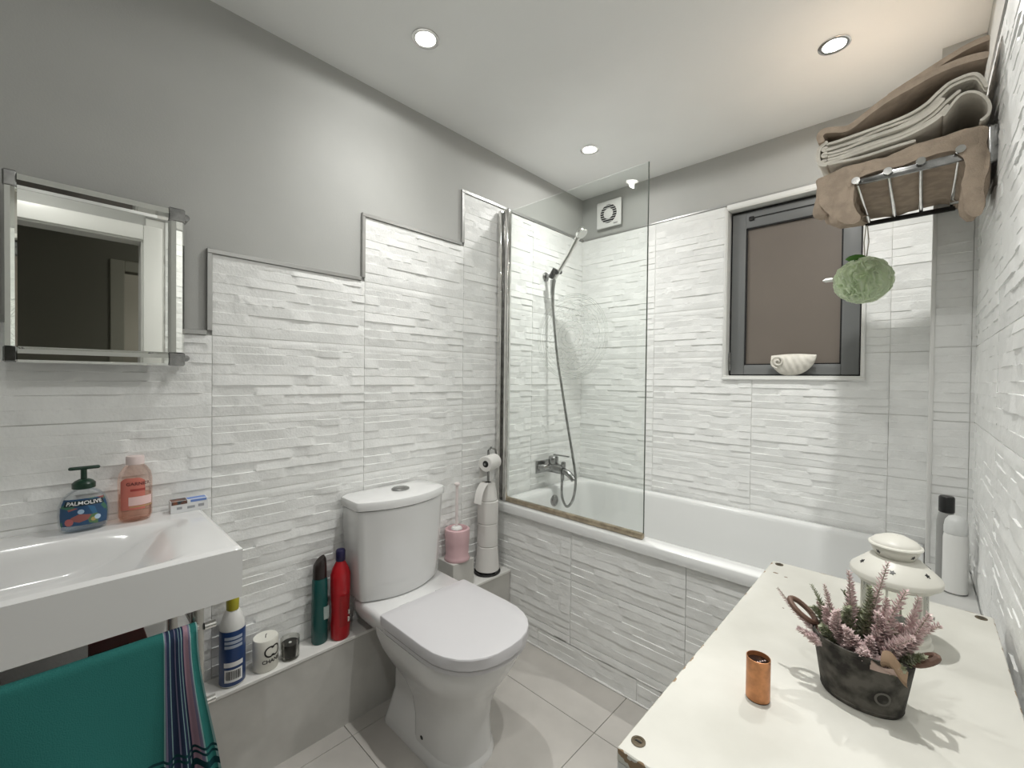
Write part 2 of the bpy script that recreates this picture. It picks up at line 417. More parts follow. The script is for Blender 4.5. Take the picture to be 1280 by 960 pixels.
downlight(*LPOS[1], CEIL, 'recessed ceiling downlight next to the stacked towels', LAMP_W*.80)
downlight(*LPOS[2], CEIL, 'recessed ceiling downlight over the shower end of the bath', LAMP_W*.80)
downlight(*LPOS[3], CEIL, 'recessed ceiling downlight above the white cabinet', LAMP_W*.78)
downlight(*LPOS[4], CEIL, 'recessed ceiling downlight beside the doorway', LAMP_W*.55)
downlight(3.5, -1.5, CEIL, 'recessed downlight in the room past the hall', 40)
downlight(2.40, -1.30, CEIL, 'added unseen downlight that brightens the olive hall', 36)  # added lamp, lifts the hall brightness in the mirror

# ------------------------------------------------------------------ window
win = struct('window_1', G().box((WX0+.008, .05, WZ0+.006), (WX0+.026, .11, WZ1-.008)).box((WX1-.026, .05, WZ0+.006), (WX1-.008, .11, WZ1-.008)).box((WX0+.026, .05, WZ0+.006), (WX1-.026, .11, WZ0+.022)).box((WX0+.026, .05, WZ1-.026), (WX1-.026, .11, WZ1-.008)), M_gasket)
sx0, sx1, sz0, sz1, sf = WX0+.016, WX1-.014, WZ0+.012, WZ1-.022, .062
for q in (((sx0, .038, sz0), (sx0+sf, .09, sz1)), ((sx1-sf, .038, sz0), (sx1, .09, sz1)), ((sx0+sf, .038, sz0), (sx1-sf, .09, sz0+sf*.75)), ((sx0+sf, .038, sz1-sf*1.25), (sx1-sf, .09, sz1))):
    part('sash_bar', G().box(*q, .003, 2), M_winframe, win)
gx0, gx1, gz0, gz1 = sx0+sf, sx1-sf, sz0+sf*.75, sz1-sf*1.25
for q in (((gx0, .042, gz0), (gx0+.006, .07, gz1)), ((gx1-.006, .042, gz0), (gx1, .07, gz1)), ((gx0, .042, gz0), (gx1, .07, gz0+.006)), ((gx0, .042, gz1-.006), (gx1, .07, gz1))):
    part('gasket', G().box(*q), M_gasket, win, smooth=False)
part('pane', G().box((gx0+.004, .052, gz0+.004), (gx1-.004, .062, gz1-.004)), M_pane, win, smooth=False)
part('vent_slot', G().box((sx0+.10, .034, sz1-.034), (sx0+.40, .04, sz1-.030)).box((sx0+.075, .030, sz1-.045), (sx0+.098, .04, sz1-.024), .003, 1), M_gasket, win)
part('hinge', G().box((sx0-.006, .030, sz0+.02), (sx0+.002, .045, sz0+.11), .002, 1), M_chrome_d, win)

# shell ornament on the sill
t = thing('shell_ornament', 'small white nautilus shell ornament on the window sill', 'ornament', (1.155, .0, WZ0+.006))
M_shell = mat('shell_plaster', (.72, .69, .62), .5, bump=.12, bscale=120, var=.12, vscale=40)
def shellf(u, v):
    # half-moon body with ribs; u along, v around
    x = -.088+.176*u; top = .094+.006*sin(u*PI); 
    bot = .096*(1-max(0, 1-((u-.42)/.58)**2)**.5) if u > .42 else .096*(1-max(0, 1-((u-.42)/.46)**2)**.5)
    bot = max(.001, min(bot, top-.012)); a = 2*PI*v
    th = .024*max(.12, (sin(PI*min(max(u, .03), .97))))**.6*(1+.16*sin((u*7+.9*sin(a))*2*PI))
    mz = (bot+top)/2; rz = (top-bot)/2
    return Vector((1.155+x, .006+th*cos(a), WZ0+.006+mz+rz*sin(a)))
gg = G(); rings = [[shellf(i/40, j/20) for j in range(20)] for i in range(41)]; gg.loft(rings)
part('body', gg, M_shell, t, ang=70)
sp = []
for k in range(30):
    a = k/30*3.6*PI; rad = .004+.026*(k/30); sp.append((1.098+rad*cos(a), -.016, WZ0+.070+rad*sin(a)))
part('spiral', G().tube(sp, .0045, 8), M_shell, t)

# ------------------------------------------------------------------ extractor fan on the painted strip
fx, fz = .198, 2.250
t = thing('extractor_fan', 'white square extractor fan with round black grille on the grey back wall', 'fan', (fx, BED, fz-.08))
part('housing', G().box((fx-.07, -.010, fz-.07), (fx+.07, BED, fz+.07), .006, 2), M_white_pl, t)
part('faceplate', G().box((fx-.083, -.022, fz-.08), (fx+.083, -.010, fz+.08), .006, 3), M_white_pl, t)
Mx = Matrix.Rotation(PI/2, 4, 'X')
part('grille_opening', G().lathe([(.030, 0), (.055, 0), (.055, .0016), (.030, .0016)], (fx, -.0215, fz), 40, M=Mx, cap=False), M_black, t, smooth=False)
part('hub', G().lathe([(.031, 0), (.031, .004), (.027, .006), (.008, .006)], (fx, -.0215, fz), 36, M=Mx), M_white_pl, t)
for k in range(8):
    z = fz-.048+.0137*k; hw = math.sqrt(max(0, .0545**2-(z-fz)**2))
    part('grille_slat', G().box((fx-hw, -.0262, z-.0014), (fx+hw, -.0225, z+.0014)), M_white_pl, t, smooth=False)
part('maker_mark', G().box((fx+.034, -.0226, fz-.068), (fx+.062, -.0218, fz-.061)), mat('grey_print', (.3, .3, .3), .5), t, smooth=False)

# ------------------------------------------------------------------ bath
def rrect(x0, x1, y0, y1, r, z, n=8):
    P = []
    for cx, cy, a0 in ((x1-r, y1-r, 0), (x0+r, y1-r, PI/2), (x0+r, y0+r, PI), (x1-r, y0+r, 1.5*PI)):
        for k in range(n+1):
            a = a0+PI/2*k/n; P.append(Vector((cx+r*cos(a), cy+r*sin(a), z)))
    return P
BY0, BY1, BX0, BX1 = -.777, -.006, .006, 1.600
t = thing('bathtub', 'white acrylic bathtub with a wide flat rim along the window wall', 'bathtub', (.8, -.39, 0))
rings = [rrect(BX0, BX1, BY0, BY1, .006, RIM-.042), rrect(BX0, BX1, BY0, BY1, .006, RIM-.006), rrect(BX0+.004, BX1-.004, BY0+.005, BY1-.004, .006, RIM-.001), rrect(BX0+.012, BX1-.012, BY0+.012, BY1-.012, .01, RIM),
         rrect(.072, BX1-.07, -.704, -.058, .07, RIM), rrect(.078, BX1-.078, -.699, -.063, .07, RIM-.005), rrect(.083, BX1-.085, -.694, -.068, .07, RIM-.02),
         rrect(.10, BX1-.14, -.68, -.085, .08, .46), rrect(.12, BX1-.20, -.665, -.10, .09, .30), rrect(.145, BX1-.25, -.65, -.12, .10, .235), rrect(.20, BX1-.32, -.61, -.16, .10, .215)]
part('tub', G().loft(rings, False, True), M_acryl, t, ang=50)
Ry = Matrix.Rotation(PI/2, 4, 'Y')
part('overflow', G().lathe([(.034, 0), (.034, .006), (.030, .010), (.022, .011), (.020, .008), (.004, .008)], (.083, -.375, .565), 30, M=Ry), M_chrome_d, t)
part('waste', G().lathe([(.03, 0), (.03, .003), (.02, .006), (.004, .007)], (.30, -.38, .214), 24), M_chrome, t)
# tiled bath panel
PY = -.764
panel = struct('wall_bath', G().box((.002, PY+BED, 0), (BX1+.10, PY+BED+.012, RIM-.044)), M_grout, label='white split-face tiled panel under the front rim of the bath')
tiles(panel, (0, PY+BED, 0), (1, 0, 0), (0, -1, 0), -.017, [(.004, BX1+.10, 0.092-ZJ*0, RIM-.046)], flip=3)
tiles(panel, (0, PY+BED, 0), (1, 0, 0), (0, -1, 0), -.2, [(.004, BX1+.10, 0.004, .090)], flip=3)
part('sealant_line', G().box((.10, PY-.006, 0), (BX1+.1, PY+.004, .006), .002, 1), M_white_pl, panel)
# ledge between bath end and right wall
ledge = struct('trim_1', G().box((BX1+.001, -.777, RIM-.05), (W-.001, CY-.002, RIM+.002), .003, 2), mat('ledge_grey_white', (.64, .64, .62), .4, var=.08, vscale=9), label='pale ledge between the bath end and the right wall')

# ------------------------------------------------------------------ shower screen
t = thing('shower_screen', 'clear glass shower screen with chrome wall post on the bath rim', 'shower screen', (.04, -.74, RIM))
YS = -.74
part('glass_pane', G().box((.066, YS-.003, RIM+.022), (.806, YS+.003, 2.092), .0012, 1), M_glass, t, smooth=False)
part('pane_edge', G().box((.8061, YS-.003, RIM+.024), (.8085, YS+.003, 2.092)), mat('glass_edge_green', (.10, .115, .10), .2), t, smooth=False)
part('wall_channel', G().box((.006, YS-.024, RIM), (.032, YS+.014, 2.10), .005, 3), M_chrome, t)
part('hinge_post', G().box((.046, YS-.016, RIM), (.072, YS+.014, 2.105), .009, 3), M_chrome, t)
part('post_web', G().box((.030, YS-.008, RIM), (.048, YS+.006, 2.098)), M_chrome_d, t, smooth=False)
part('seal_strip', G().box((.068, YS-.012, RIM+.002), (.808, YS+.010, RIM+.024), .004, 2), M_seal, t)
for rad in (.188, .181, .174, .160, .146, .070, .050, .030):
    pts = []
    n = 90
    for k in range(n):
        a = 2*PI*k/n; r_ = rad+(.0022*sin(a*17+rad*300) if rad < .17 else 0)
        pts.append((.452+r_*cos(a), YS-.0036, 1.44+r_*sin(a)))
    part('etched_ring', G().tube(pts, .0012, 4, closed=True), M_etch, t)
for k in range(26):
    a = 2*PI*k/26; pts = []
    for i in range(12):
        q = .08+.062*i/11; aa = a+.09*sin(i*1.3+k); pts.append((.452+q*cos(aa), YS-.0036, 1.44+q*sin(aa)))
    part('etched_line', G().tube(pts, .0010, 4), M_etch, t)

# ------------------------------------------------------------------ mixer, hand shower
YM = -.37
t = thing('bath_mixer', 'dull chrome lever bath mixer tap on the tiled wall', 'tap', (0, YM, .74))
part('wall_plate', G().box((0, YM-.07, .715), (.012, YM+.07, .785), .003, 2), M_chrome_d, t)
part('body', G().tube([(.012, YM-.05, .750), (.045, YM-.045, .752), (.06, YM, .752), (.045, YM+.045, .752), (.012, YM+.05, .750)], [.017, .019, .025, .019, .017], 14).tube([(.03, YM, .752), (.09, YM, .752), (.145, YM, .745)], [.030, .030, .024], 16), M_chrome_d, t)
part('cartridge', G().lathe([(.026, 0), (.028, .004), (.028, .038), (.022, .045), (.006, .046)], (.075, YM, .772), 22), M_chrome_d, t)
part('lever', G().box((.075, YM-.007, .822), (.182, YM+.007, .829), .003, 2), M_chrome_d, t)
part('spout', G().tube(catmull([(.13, YM, .745), (.165, YM, .738), (.195, YM, .722), (.216, YM, .702)], 4), [.017]*9+[.016, .016, .015, .015], 14), M_chrome_d, t)
part('diverter', G().lathe([(.012, 0), (.014, .004), (.013, .026), (.006, .03)], (.145, YM, .764), 16), M_chrome_d, t)
part('hose_outlet', G().lathe([(.010, 0), (.011, .02), (.011, .04)], (.139, YM, .69), 14), M_chrome_d, t)
br = thing('shower_bracket', 'chrome wall bracket holding the hand shower', 'bracket', (0, YM, 1.84))
part('wall_rose', G().lathe([(.026, 0), (.026, .006), (.018, .012), (.012, .014)], (0, YM, 1.838), 24, M=Ry), M_chrome_d, br)
part('arm', G().tube([(.01, YM, 1.838), (.06, YM, 1.842)], .011, 12), M_chrome_d, br)
part('cradle', G().tube([(.052, YM-.016, 1.822), (.085, YM-.016, 1.868)], .015, 14).tube([(.085, YM-.03, 1.845), (.095, YM+.02, 1.855)], .012, 12), M_black, br)
hs = thing('hand_shower', 'chrome hand shower with long flexible metal hose over the bath', 'hand shower', (.09, YM, 1.85))
hd = Vector((.256-.070, 0, 2.055-1.838)).normalized()
p0 = Vector((.066, YM, 1.822)); p1 = Vector((.225, YM, 2.022))
part('handle', G().tube([p0-hd*.02, p0, p0+hd*.05, p0+hd*.15, p1], [.009, .012, .0125, .0115, .014], 14), M_chrome, hs)
Mh = Matrix.Translation(p1+hd*.025) @ Vector((.62, 0, -.78)).to_track_quat('Z', 'Y').to_matrix().to_4x4()
part('head', G().lathe([(.006, -.026), (.018, -.02), (.030, -.004), (.034, .006), (.033, .014), (.028, .016)], (0, 0, 0), 26, M=Mh), M_chrome, hs)
part('spray_face', G().lathe([(.029, .0155), (.028, .018), (.004, .018)], (0, 0, 0), 24, M=Mh), M_white_pl, hs)
hp = catmull([(.058, YM, 1.81), (.056, YM-.004, 1.74), (.068, YM-.006, 1.60), (.095, YM-.004, 1.38), (.128, YM, 1.20), (.165, YM, 1.02), (.205, YM, .84), (.228, YM, .71), (.213, YM, .60), (.172, YM, .549), (.138, YM, .60), (.137, YM, .69)], 14)
hr = [.0068+.0009*(i % 2) for i in range(len(hp))]; hr[:26] = [.0165-.00036*i for i in range(26)]
part('hose', G().tube(hp, hr, 10), M_chrome_d, hs, ang=60)

# ------------------------------------------------------------------ boxing along the left wall
LZ = .312
b1 = struct('trim_2', G().box((.0, REAR, 0), (.098, -1.20, LZ-.012)), M_boxing, label='grey tiled pipe boxing behind the toilet under the sink')
part('top_slab', G().box((.0, REAR, LZ-.012), (.102, -1.20, LZ), .002, 1), M_boxtop, b1)
b2 = struct('trim_3', G().box((.0, -1.199, 0), (.122, -.768, LZ-.012)), M_boxing, label='grey pipe boxing between the toilet and the bath')
part('top_slab', G().box((.0, -1.199, LZ-.012), (.127, -.768, LZ), .002, 1), M_boxtop, b2)
b3 = struct('trim_4', G().box((.0, -1.115, LZ), (.108, -.995, .432), .002, 1), M_boxing, label='small grey boxing block on the ledge right of the cistern')

# ------------------------------------------------------------------ toilet
TYC = -1.372
def dring(xb, xf, hw, z, rc=.03, n=14, yc=TYC, ex=1.):
    P = []; d = min(hw*1.05*ex, (xf-xb)*.8)
    for k in range(n+1):
        a = -PI/2+PI*k/n; P.append(Vector((xf-d+d*abs(cos(a))**.86, yc+hw*(1 if sin(a) > 0 else -1)*abs(sin(a))**.86, z)))
    rc = min(rc, hw*.9)
    for k in range(5):
        a = PI/2+PI/2*k/4; P.append(Vector((xb+rc+rc*cos(a), yc+hw-rc+rc*sin(a), z)))
    for k in range(5):
        a = PI+PI/2*k/4; P.append(Vector((xb+rc+rc*cos(a), yc-hw+rc+rc*sin(a), z)))
    return P
t = thing('toilet', 'white close-coupled toilet with closed lid against the tiled wall', 'toilet', (.4, TYC, 0))
g = G()
g.loft([dring(.165, .575, .118, 0), dring(.165, .575, .118, .012), dring(.17, .568, .112, .03), dring(.175, .560, .10, .07), dring(.18, .545, .085, .12), dring(.18, .50, .082, .30), dring(.18, .46, .085, .37)])
g.loft([dring(.345, .572, .112, 0.01), dring(.342, .565, .108, .05), dring(.338, .560, .106, .12), dring(.33, .572, .112, .18), dring(.31, .595, .130, .235), dring(.27, .628, .155, .285), dring(.235, .655, .174, .33), dring(.215, .668, .181, .365), dring(.205, .672, .182, .392)])
part('pan', g, M_ceramic, t, ang=55)
def trap(xa, xb_, hwa, hwb, z, r=.02): return [Vector(p) for p in rrect(xa, xb_, TYC-hwb, TYC+hwb, r, z)]
part('shelf', G().loft([rrect(.16, .30, TYC-.10, TYC+.10, .03, .28), rrect(.105, .33, TYC-.135, TYC+.135, .04, .33), rrect(.06, .34, TYC-.17, TYC+.17, .04, .37), rrect(.05, .34, TYC-.182, TYC+.182, .04, .40), rrect(.048, .33, TYC-.184, TYC+.184, .045, .425), rrect(.055, .32, TYC-.176, TYC+.176, .045, .436)]), M_ceramic, t, ang=55)
part('bolt_cap', G().lathe([(.008, 0), (.008, .003), (.003, .005)], (.40, TYC-.105, .06), 14, M=Matrix.Rotation(PI/2+.25, 4, 'X')), M_black, t)
part('seat', G().loft([dring(.265, .690, .181, .393), dring(.262, .694, .184, .396), dring(.262, .694, .184, .409), dring(.268, .688, .179, .4115)]), M_seat, t, ang=30)
part('lid', G().loft([dring(.268, .690, .181, .412, .012), dring(.262, .699, .186, .4135, .012), dring(.261, .700, .187, .444, .012), dring(.263, .698, .185, .4475, .012), dring(.267, .694, .181, .449, .012), dring(.31, .64, .13, .450, .012)]), M_seat, t, ang=32)
for s_ in (-1, 1): part('hinge', G().tube([(.252, TYC+s_*.10, .43), (.252, TYC+s_*.06, .43)], .011, 12), M_ceramic, t)
CYC = -1.391
def cring(hw, xs_, xc, z, xb=.014, n=18, yc=CYC, r=.012):
    hw *= .965
    P = [Vector((xb, yc+hw-r, z)), Vector((xb, yc-hw+r, z)), Vector((xb+r, yc-hw, z)), Vector((xs_-r, yc-hw, z))]
    for k in range(n+1):
        q = -1+2*k/n; y = yc+q*(hw-.004); P.append(Vector((xs_+(xc-xs_)*(1-q*q), y, z)))
    P += [Vector((xs_-r, yc+hw, z)), Vector((xb+r, yc+hw, z))]
    return P
cist = part('cistern', G().loft([cring(.168, .130, .180, .437), cring(.174, .135, .186, .445), cring(.178, .138, .190, .50), cring(.186, .142, .196, .62), cring(.193, .146, .200, .772)]), M_ceramic, t, ang=50)
part('cistern_lid', G().loft([cring(.192, .146, .200, .773), cring(.199, .152, .207, .777), cring(.200, .153, .208, .797), cring(.197, .150, .205, .806), cring(.18, .135, .19, .811), cring(.10, .12, .145, .814, .05)]), M_ceramic, t, ang=50)
part('flush_button', G().lathe([(.031, 0), (.031, .006), (.026, .010), (.010, .011)], (.105, CYC+.01, .812), 26, sy=1.15), M_chrome_d, t)

# ------------------------------------------------------------------ wash basin on a chrome stand
SX, SY0, SY1, SZ0, SZ1 = .452, -2.82, -2.015, .742, .860
def smooth01(a, b, x): q = min(1, max(0, (x-a)/(b-a))); return q*q*(3-2*q)
def sinkz(x, y):
    back = smooth01(.105, .15, x); front = 1-smooth01(.405, .437, x); right = 1-smooth01(-2.30, -2.06-.10*(x-.1)/.3*0, y+.25*(x-.12)*.55); left = smooth01(-2.80, -2.70, y)
    return SZ1-.088*back*front*right*left - .004*smooth01(.0, .1, x)*0
t = thing('wash_basin', 'white rectangular ceramic wash basin on the left wall', 'sink', (.0, -2.42, SZ0))
g = G(); nx, ny = 60, 110; V = []
for i in range(nx+1):
    row = []
    for j in range(ny+1):
        x, y = .004+(SX-.004)*i/nx, SY0+(SY1-SY0)*j/ny; e = min(SX-x, SY1-y, y-SY0); z = sinkz(x, y) - (.006*(1-min(1, e/.008))**2)
        row.append(g.bm.verts.new((x, y, z)))
    V.append(row)
for i in range(nx):
    for j in range(ny): g.bm.faces.new((V[i][j], V[i+1][j], V[i+1][j+1], V[i][j+1]))
loop = [V[i][0] for i in range(nx+1)]+[V[nx][j] for j in range(1, ny+1)]+[V[i][ny] for i in range(nx-1, -1, -1)]+[V[0][j] for j in range(ny-1, 0, -1)]
lo = [g.bm.verts.new((v.co.x if v.co.x < .44 else v.co.x-.004, v.co.y, SZ0)) for v in loop]
for i in range(len(loop)): g.bm.faces.new((loop[i], lo[i], lo[(i+1) % len(lo)], loop[(i+1) % len(loop)]))
g.bm.faces.new(lo)
part('basin', g, M_ceramic, t, ang=45)
part('waste', G().lathe([(.03, 0), (.03, .003), (.018, .006), (.004, .006)], (.28, -2.45, .773), 24), M_chrome, t)
tp = thing('basin_tap', 'chrome mixer tap on the back deck of the wash basin', 'tap', (.075, -2.425, SZ1))
part('body', G().lathe([(.026, 0), (.026, .006), (.021, .012), (.021, .10), (.018, .108), (.005, .11)], (.075, -2.425, SZ1), 24), M_chrome, tp)
part('spout', G().tube([(.08, -2.425, .925), (.14, -2.425, .935), (.185, -2.425, .925), (.19, -2.425, .91)], [.014, .013, .012, .011], 12), M_chrome, tp)
part('lever', G().box((.07, -2.435, .968), (.15, -2.415, .978), .004, 2), M_chrome, tp)
t = thing('basin_stand', 'chrome tube stand carrying the wash basin with a towel rail', 'stand', (.25, -2.42, 0))
M_leg = mat('stand_steel', (.62, .60, .57), .25, metal=.9)
for x, y in ((.414, -2.094), (.414, -2.775), (.115, -2.094), (.115, -2.775)):
    part('leg', G().box((x-.011, y-.011, 0), (x+.011, y+.011, SZ0), .003, 2), M_leg, t)
for z in (.69, .22):
    part('side_rail', G().box((.126, -2.101, z-.007), (.403, -2.087, z+.007), .002, 1), M_leg, t)
    part('side_rail', G().box((.126, -2.782, z-.007), (.403, -2.768, z+.007), .002, 1), M_leg, t)
part('towel_rail', G().tube([(.447, -2.79, .705), (.447, -2.098, .705)], .007, 12), M_chrome, t)
part('rail_knob', G().tube([(.425, -2.083, .69), (.425, -2.062, .69)], .008, 12), M_chrome, t)
part('rail_knob', G().tube([(.425, -2.083, .52), (.425, -2.062, .52)], .008, 12), M_chrome, t)
part('shelf', G().box((.104, -2.770, .224), (.436, -2.108, .236), .002, 1), mat('stand_glass_shelf', (.25, .26, .26), .2), t)
# under the basin: red carton, and an added dark basket for the shade
M_basin_shade = mat('basin_shade_dark', (.045, .04, .035), .8, bump=.5, bscale=90)
t = thing('shade_basket', 'added dark woven basket standing in for the shade under the wash basin', 'basket', (.26, -2.46, .236))
part('body', G().loft([rrect(.15, .37, -2.64, -2.30, .03, .236), rrect(.135, .385, -2.66, -2.28, .03, .56), rrect(.145, .375, -2.65, -2.29, .03, .56), rrect(.16, .36, -2.63, -2.31, .03, .25)], True, True), M_basin_shade, t)
part('rim', G().tube([p for p in rrect(.135, .385, -2.66, -2.28, .03, .562, 5)], .008, 8, closed=True), M_basin_shade, t)
t = thing('red_carton', 'small dark red carton standing under the wash basin', 'box', (.27, -2.215, .236))
part('carton', G().box((.225, -2.262, .236), (.315, -2.168, .655), .002, 1), mat('dark_red_card', (.16, .03, .025), .5), t)
part('flap', G().box((.226, -2.261, .655), (.314, -2.20, .657)), mat('dark_red_card2', (.14, .03, .028), .5), t, smooth=False)
part('lettering', letters('60', .03, lambda x, y: (.3156, -2.215+x, .60+y)), mat('carton_print', (.5, .45, .25), .5), t, smooth=False)

# teal towel over the rail
def towel_mat():
    m = bpy.data.materials.new('teal_striped_towel'); m.use_nodes = True; nt = m.node_tree; N = nt.nodes; L = nt.links
    b = N['Principled BSDF']; b.inputs['Roughness'].default_value = .95; b.inputs['Specular IOR Level'].default_value = .1
    uv = N.new('ShaderNodeUVMap'); sp_ = N.new('ShaderNodeSeparateXYZ'); L.new(uv.outputs[0], sp_.inputs[0])
    teal = (.035, .185, .17); navy = (.03, .045, .09); pale = (.30, .46, .46); pink = (.42, .27, .33); lil = (.22, .20, .30)
    r1 = N.new('ShaderNodeValToRGB'); r1.color_ramp.interpolation = 'CONSTANT'; e = r1.color_ramp.elements
    seq = [(0, teal), (.700, pale), (.708, lil), (.722, navy), (.748, pale), (.754, navy), (.79, lil), (.80, navy), (.822, pale), (.828, navy), (.845, pale), (.852, navy), (.868, pink), (.91, lil), (.925, pale), (.932, teal), (.985, pale)]
    e[0].position = 0; e[0].color = (*teal, 1); e[1].position = seq[1][0]; e[1].color = (*seq[1][1], 1)
    for p, c in seq[2:]: q = e.new(p); q.color = (*c, 1)
    L.new(sp_.outputs[0], r1.inputs[0])
    r2 = N.new('ShaderNodeValToRGB'); r2.color_ramp.interpolation = 'CONSTANT'; e = r2.color_ramp.elements
    e[0].position = 0; e[0].color = (0, 0, 0, 1); e[1].position = .596; e[1].color = (1, 1, 1, 1)
    for p, c in ((.603, 0), (.613, 1), (.620, 0), (.634, 1), (.656, 0), (.668, 1), (.675, 0)): q = e.new(p); q.color = (c, c, c, 1)
    L.new(sp_.outputs[1], r2.inputs[0])
    mx = N.new('ShaderNodeMix'); mx.data_type = 'RGBA'; L.new(r2.outputs[0], mx.inputs[0]); L.new(r1.outputs[0], mx.inputs[6]); mx.inputs[7].default_value = (.012, .055, .065, 1)
    nz = N.new('ShaderNodeTexNoise'); nz.inputs['Scale'].default_value = 500; nz.inputs['Detail'].default_value = 3
    bp = N.new('ShaderNodeBump'); bp.inputs['Strength'].default_value = .5; bp.inputs['Distance'].default_value = .003
    g_ = N.new('ShaderNodeNewGeometry'); L.new(g_.outputs['Position'], nz.inputs['Vector']); L.new(nz.outputs[0], bp.inputs['Height']); L.new(bp.outputs[0], b.inputs['Normal'])
    L.new(mx.outputs[2], b.inputs['Base Color']); return m
def tw(u, v):
    # v = 0 hangs behind the rail, v = .25 lies over it, v = 1 is the front hem
    edge = smooth01(.66, .72, u)
    y = -2.76+.60*u/.70 if u < .70 else -2.16+(u-.70)/.30*.058
    if v < .22: return Vector((.4340-.003*sin(u*20), y, .705-.32*(1-v/.22)))
    if v < .28:
        a = PI*(1-(v-.22)/.06); return Vector((.447+.0125*cos(a), y, .705+.0115*sin(a)))
    q = (v-.28)/.72; sp_ = smooth01(0, .7, q)
    if u >= .70: y += (u-.70)/.30*.042*sp_
    else: y += -.012*sp_*edge
    fold = .016*sin(u*13+.9)*sp_+.008*sin(u*27-q*2)*sp_ + edge*(.007+.017*sp_)*(.5+.5*sin((u-.70)*62)) + .003*sin(u*39+q*4)*sp_
    return Vector((.4595+fold+.010*sp_, y, .705-.56*q))
g = G(); g.sheet(150, 90, tw)
solo('bath_towel', g, towel_mat(), 'teal towel with navy and pink striped border hanging under the wash basin', 'towel', (.447, -2.42, .7135), ang=180, fixn=False)

# ------------------------------------------------------------------ mirror
t = thing('wall_mirror', 'rectangular mirror with a shiny chrome frame above the wash basin', 'mirror', (0, -2.226, 1.278))
MY0, MY1, MZ0, MZ1, MX = -2.393, -2.060, 1.278, 1.714, .078
part('backing', G().box((.030, MY0+.012, MZ0+.012), (.062, MY1-.012, MZ1-.012)), M_dark, t, smooth=False)
part('mirror_glass', G().box((.062, MY0+.016, MZ0+.03), (.068, MY1-.03, MZ1-.03)), M_mirror, t, smooth=False)
fwid = .037
def bar(a0, a1, fixed0, fixed1, vertical):
    # bevelled strip: flat centre raised, sloping sides
    prof = [(0, .060), (0, .066), (.006, .078), (fwid*.55, .080), (fwid-.006, .075), (fwid, .069), (fwid, .060)]
    def ring(a):
        if vertical: return [Vector((x, fixed0+(fixed1-fixed0)*(q/fwid), a)) for q, x in prof]
        return [Vector((x, a, fixed0+(fixed1-fixed0)*(q/fwid))) for q, x in prof]
    return G().loft([ring(a0), ring(a1)])
part('frame_stile', bar(MZ0+fwid, MZ1-fwid, MY1, MY1-fwid, True), M_mirror, t, ang=10)
part('frame_stile', bar(MZ0+fwid, MZ1-fwid, MY0, MY0+fwid*.6, True), M_mirror, t, ang=10)
part('frame_rail', bar(MY0+fwid*.6, MY1-fwid, MZ1, MZ1-fwid, False), M_mirror, t, ang=10)
part('frame_rail', bar(MY0+fwid*.6, MY1-fwid, MZ0, MZ0+fwid, False), M_mirror, t, ang=10)
for y0, y1 in ((MY0, MY0+fwid*.6), (MY1-fwid, MY1)):
    for z0, z1 in ((MZ0, MZ0+fwid), (MZ1-fwid, MZ1)):
        part('frame_corner', G().box((.060, y0, z0), (.079, y1, z1), .003, 1), M_chrome_d, t, ang=10)
for z in (1.700, 1.300):
    part('wall_bracket', G().tube([(.0, MY1+.006, z), (.052, MY1+.006, z)], .009, 12).tube([(.045, MY1-.02, z), (.045, MY1+.008, z)], .007, 10), M_chrome_d, t)

# ------------------------------------------------------------------ bottles and box on the basin deck
def prof_r(prof, z):
    for (r1, z1), (r2, z2) in zip(prof, prof[1:]):
        if z1 <= z <= z2 and z2 > z1: return r1+(r2-r1)*(z-z1)/(z2-z1)
    return prof[-1][0]
def patch(prof, rx, ry, o, z0, z1, a0, a1, off=.0006, nu=16, nv=10, shape=None):
    def f(u, v):
        if shape: u, v = shape(u, v)
        z = z0+(z1-z0)*v; a = a0+(a1-a0)*u; r = prof_r(prof, z); return Vector((o[0]+(r*rx+off)*cos(a), o[1]+(r*ry+off)*sin(a), o[2]+z))
    return G().sheet(nu, nv, f)
def on_body(prof, rx, ry, o, zc, ac=0., off=.0012, yscale=None):
    def f(x, y):
        z = zc+y; r = prof_r(prof, z); R = ry*r if yscale is None else yscale; a = ac+x/R
        return (o[0]+(r*rx+off)*cos(a), o[1]+(r*ry+off)*sin(a), o[2]+z)
    return f
o = Vector((.052, -2.262, SZ1)); pf = [(.036, 0), (.042, .004), (.046, .02), (.0475, .045), (.046, .065), (.040, .083), (.030, .096), (.018, .104), (.014, .106)]
t = thing('soap_pump_bottle', 'clear hand soap bottle with dark green pump and blue label on the basin', 'bottle', o)
part('body', G().lathe(pf, o, 36, sx=.58), M_green, t, ang=60)
part('liquid', G().lathe([(r*.92, z*.9+.003) for r, z in pf[:5]], o, 30, sx=.56), glass('soap_liquid', (.85, .89, .93), .02, haze=.15, hazecol=(.6, .66, .75)), t, ang=60)
